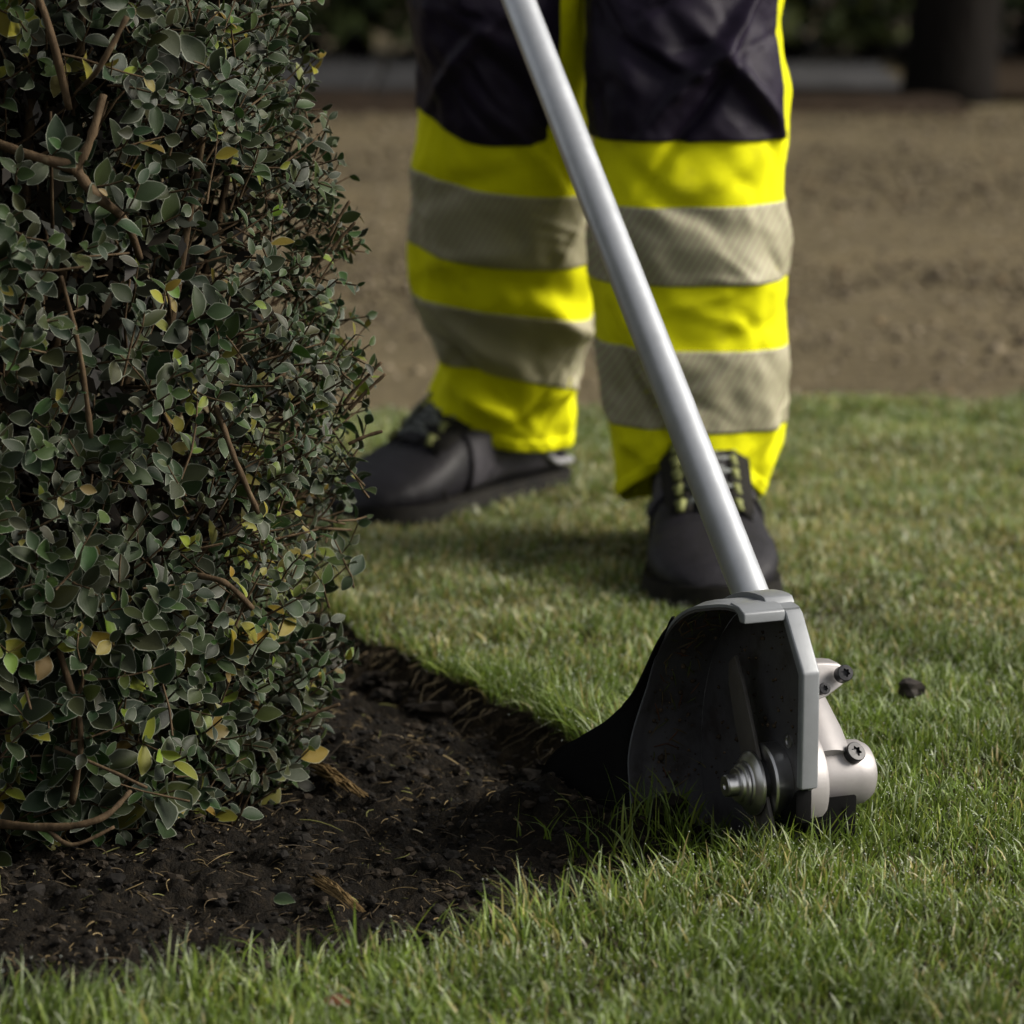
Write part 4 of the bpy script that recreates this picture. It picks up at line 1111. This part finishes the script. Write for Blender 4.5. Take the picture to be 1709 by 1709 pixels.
def hem_fn(s_, th):
    c = np.cos(th); f = BND[s_]['hem'](c); back = .045
    w_ = smoothstep(-.1, .5, np.sin(th)); return f * (1 - w_) + back * w_
def leg_grid(s_, lo, hi, nz, th, off):
    TH = np.broadcast_to(th, (nz, len(th))); u = np.linspace(0, 1, nz)[:, None]
    zl = lo(th)[None] if callable(lo) else lo; zh = hi(th)[None] if callable(hi) else hi
    Z_ = zl + (zh - zl) * u
    return leg_pt(s_, Z_, TH, off(TH, Z_) if callable(off) else off)
trousers = None
full = np.linspace(-np.pi, np.pi, 128, endpoint=False); fullc = np.linspace(-np.pi, np.pi, 129)
def solid(o, th):
    md = o.modifiers.new('solid', 'SOLIDIFY'); md.thickness = th; md.offset = -1; return o
for s_ in ('r', 'l'):
    nm = 'trouser_leg'
    t0_, t1_ = (R(-180), R(-34)) if s_ == 'r' else (R(-205), R(-74))
    def tuck(t, z):      # the cloth lies a little deeper under the thigh panel
        tw = np.where(t > R(90), t - 2 * np.pi, t)
        return -.007 * smoothstep(t0_, t0_ + .1, tw) * (1 - smoothstep(t1_ - .1, t1_, tw)) * smoothstep(0, .012, z - BND[s_]['patch'](np.cos(t)) - .004)
    leg = solid(link(nm, grid_mesh(nm, leg_grid(s_, lambda t: hem_fn(s_, t), .88, 130, full, tuck), True), M['hivis'], person), .002)
    b_ = BND[s_]
    for lo, hi in (('b1b', 'b1t'), ('b2b', 'b2t')):
        P = leg_grid(s_, lambda t: b_[lo](np.cos(t)), lambda t: b_[hi](np.cos(t)), 26, full, .0012)
        solid(link('reflective_band', grid_mesh('reflective_band', P, True), M['band'], leg), .001)
    # navy thigh panel
    if s_ == 'r': th = np.linspace(R(-185), R(-27), 110); lo = lambda t: b_['patch'](np.cos(t))
    else:
        th = np.linspace(R(-215), R(-52), 110)
        lo = lambda t: b_['patch'](np.cos(t)) + .16 * smoothstep(R(-66), R(-50), t) ** 2
    P = leg_grid(s_, lo, .87, 150, th, .0036)
    if s_ == 'l':    # inner edge slants towards the crotch
        pass
    solid(link('thigh_panel', grid_mesh('thigh_panel', P), M['navy'], leg), .0028)
    # stitched hem
    P = leg_grid(s_, lambda t: hem_fn(s_, t), lambda t: hem_fn(s_, t) + .014, 5, full, .0010)
    solid(link('hem', grid_mesh('hem', P, True), M['hivis'], leg), .0014)
# seat of the trousers, above the picture
v = icv * np.array([.185, .15, .17]) + np.array([.078, 3.60, .93]); link('trouser_seat', mesh_np('trouser_seat', v, None, ict), M['navy'], person)

# boots
def make_boot(toe, heel, tilt=0.0):
    toe, heel = Vector(toe), Vector(heel); f = (toe - heel); f.z = 0; L = f.length; f.normalize(); sd = f.cross(Vector((0, 0, 1))).normalized()
    def bp(a, s_, z): return heel + f * (a * L) + sd * s_ + Vector((0, 0, z))
    # upper: cross-sections along the foot; a, half width, top height, bottom
    st = [(-.005, .020, .075, .028), (.03, .032, .110, .022), (.12, .038, .125, .020), (.22, .040, .132, .020), (.34, .041, .138, .020), (.42, .043, .134, .020), (.52, .048, .118, .020), (.62, .054, .102, .020), (.72, .059, .084, .020), (.82, .060, .071, .020), (.90, .053, .061, .020), (.96, .040, .052, .022), (1.0, .018, .036, .026)]
    nr = 28; P = np.zeros((len(st) * 3 - 2, nr, 3)); stc = np.array(st); ui = np.linspace(0, len(st) - 1, len(st) * 3 - 2)
    for i, u in enumerate(ui):
        k = np.arange(len(st)); a, hw, tp, bt = [float(np.interp(u, k, stc[:, c])) for c in range(4)]
        zc = (tp + bt) / 2; hh = (tp - bt) / 2
        for j in range(nr):
            t_ = 2 * math.pi * j / nr; ct, s__ = math.cos(t_), math.sin(t_)
            x = math.copysign(abs(ct) ** .7, ct) * hw; z = zc + math.copysign(abs(s__) ** .8, s__) * hh
            if s__ > 0: x *= 1 - .30 * s__ ** 2 * (1 if a > .4 else .5)
            cr = .0024 * math.sin(u * 11 + 2 * ct) * (1 if .5 < a < .78 else .3) * max(0.25, s__)
            P[i, j] = bp(a, x, z + cr)
    boot = link('boot', fix_normals(grid_mesh('boot', P, True)), M['leather'], person)
    bm = bmesh.new(); bm.from_mesh(boot.data); bmesh.ops.holes_fill(bm, edges=bm.edges); bm.to_mesh(boot.data); bm.free(); smooth(boot.data)
    # sole with tread lugs round the edge
    outl = [(-.02, 0), (-.012, .026), (.05, .039), (.2, .040), (.4, .043), (.55, .056), (.7, .064), (.82, .065), (.92, .056), (.99, .034), (1.02, 0)]
    pl = [(a, s_) for a, s_ in outl] + [(a, -s_) for a, s_ in outl[-2:0:-1]]
    pl = catmull(pl, 4); bm = bmesh.new(); n = len(pl)
    b0 = [bm.verts.new(bp(a, s_, .0 + (.006 if i % 4 < 2 else 0) + .02 * max(0, a - .85))) for i, (a, s_) in enumerate(pl)]; b1 = [bm.verts.new(bp(a, s_ * 1.03, .016 + .02 * max(0, a - .85))) for a, s_ in pl]; b2 = [bm.verts.new(bp(a, s_ * .98, .031 + .02 * max(0, a - .85))) for a, s_ in pl]
    bm.faces.new(b0[::-1]); bm.faces.new(b2)
    for i in range(n):
        j = (i + 1) % n; bm.faces.new((b0[i], b0[j], b1[j], b1[i])); bm.faces.new((b1[i], b1[j], b2[j], b2[i]))
    bmesh.ops.recalc_face_normals(bm, faces=bm.faces)
    me = bpy.data.meshes.new('sole'); bm.to_mesh(me); bm.free(); sharp(me, 40); link('sole', me, M['rubber'], boot)
    def strip(name, pts, r, mat, n=6):
        v, q, t = tube_np(pts, [r] * len(pts), n); return link(name, mesh_np(name, v, q, t), mat, boot)
    # tongue and laces
    rows = [(.45, .130), (.51, .121), (.57, .112), (.63, .101), (.69, .090)]
    tg = np.array([[bp(a, s_ * w_, z + .004 - .004 * s_ * s_) for s_ in np.linspace(-1, 1, 7)] for a, z, w_ in [(.36, .150, .025), (.40, .143, .025), (.48, .130, .024), (.58, .113, .021), (.72, .086, .014)]])
    solid(link('tongue', grid_mesh('tongue', tg), M['leather'], boot), .003)
    for i, (a, z) in enumerate(rows):
        strip('lace', [bp(a, -.026, z - .002), bp(a - .012, -.01, z + .008), bp(a - .012, .01, z + .008), bp(a, .026, z - .002)], .0022, M['lace'])
        for sg in (-1, 1):
            strip('lace_loop', [bp(a - .02, sg * .030, z + .000), bp(a, sg * .026, z + .004), bp(a + .02, sg * .029, z - .004)], .0040, M['loop'])
            if i < 4: strip('lace', [bp(a, sg * .024, z + .004), bp(a + .027, 0, z + .004), bp(a + .055, -sg * .022, rows[i + 1][1] + .003)], .002, M['lace'])
    strip('lace', [bp(.45, .004, .144), bp(.52, .016, .134), bp(.59, .021, .118), bp(.68, .015, .102)], .0022, M['lace'])
    for sg in (0, 1):     # stitched side panel
        rows_i = [i for i, u in enumerate(ui) if .10 < float(np.interp(u, np.arange(len(st)), stc[:, 0])) < .60]; cols = [(j + (0 if sg == 0 else nr // 2)) % nr for j in range(-4, 4)]
        SP = P[rows_i][:, cols]; SP = SP + np.array(sd * (1 if sg == 0 else -1)) * .0024
        solid(link('side_panel', grid_mesh('side_panel', SP), M['panel'], boot), .002)
    # moulded toe cap and the two eyelet panels lie over the upper
    cap_i = [i for i, u in enumerate(ui) if float(np.interp(u, np.arange(len(st)), stc[:, 0])) > .735]
    cc_ = np.array(bp(.80, 0, .03)); PC = P[cap_i]; PC = PC + (PC - cc_) / np.linalg.norm(PC - cc_, axis=-1)[..., None] * .0022
    link('toe_cap', fix_normals(grid_mesh('toe_cap', PC, True)), M['leather'], boot)
    for sg in (-1, 1):
        EP = np.array([[bp(a, sg * (w0 + k_ * .0115), z - k_ * k_ * .004 + .0022) for k_ in np.linspace(0, 2.0, 6)] for a, z, w0 in [(.42, .133, .020), (.47, .127, .020), (.55, .114, .0195), (.63, .101, .019), (.71, .086, .017)]])
        solid(link('eyelet_panel', grid_mesh('eyelet_panel', EP), M['rubber'], boot), .003)
    # toe cap seam, side panel seam, heel trim
    strip('toe_seam', [bp(.735, .060 * math.cos(t_), .03 + .047 * math.sin(t_) ** .9 if 0 < t_ < math.pi else .03) for t_ in np.linspace(0.02, math.pi - .02, 14)], .0014, M['rubber'])
    for sg in (-1, 1):
        strip('heel_trim', [bp(-.012, sg * .014, .040), bp(.03, sg * .038, .042), bp(.12, sg * .043, .044), bp(.20, sg * .043, .060)], .0042, M['trim'])
        strip('side_seam', [bp(.24, sg * .0415, .12), bp(.36, sg * .042, .075), bp(.48, sg * .0475, .045)], .0012, M['rubber'])
    strip('collar', [bp(.13, -.034, .122), bp(.04, -.026, .110), bp(.012, 0, .096), bp(.04, .026, .110), bp(.13, .034, .122)], .006, M['leather'])
    return boot
make_boot((.192, 3.280, -.006), (.180, 3.615, -.006))
make_boot((-.170, 3.675, -.006), (.042, 3.915, -.006))
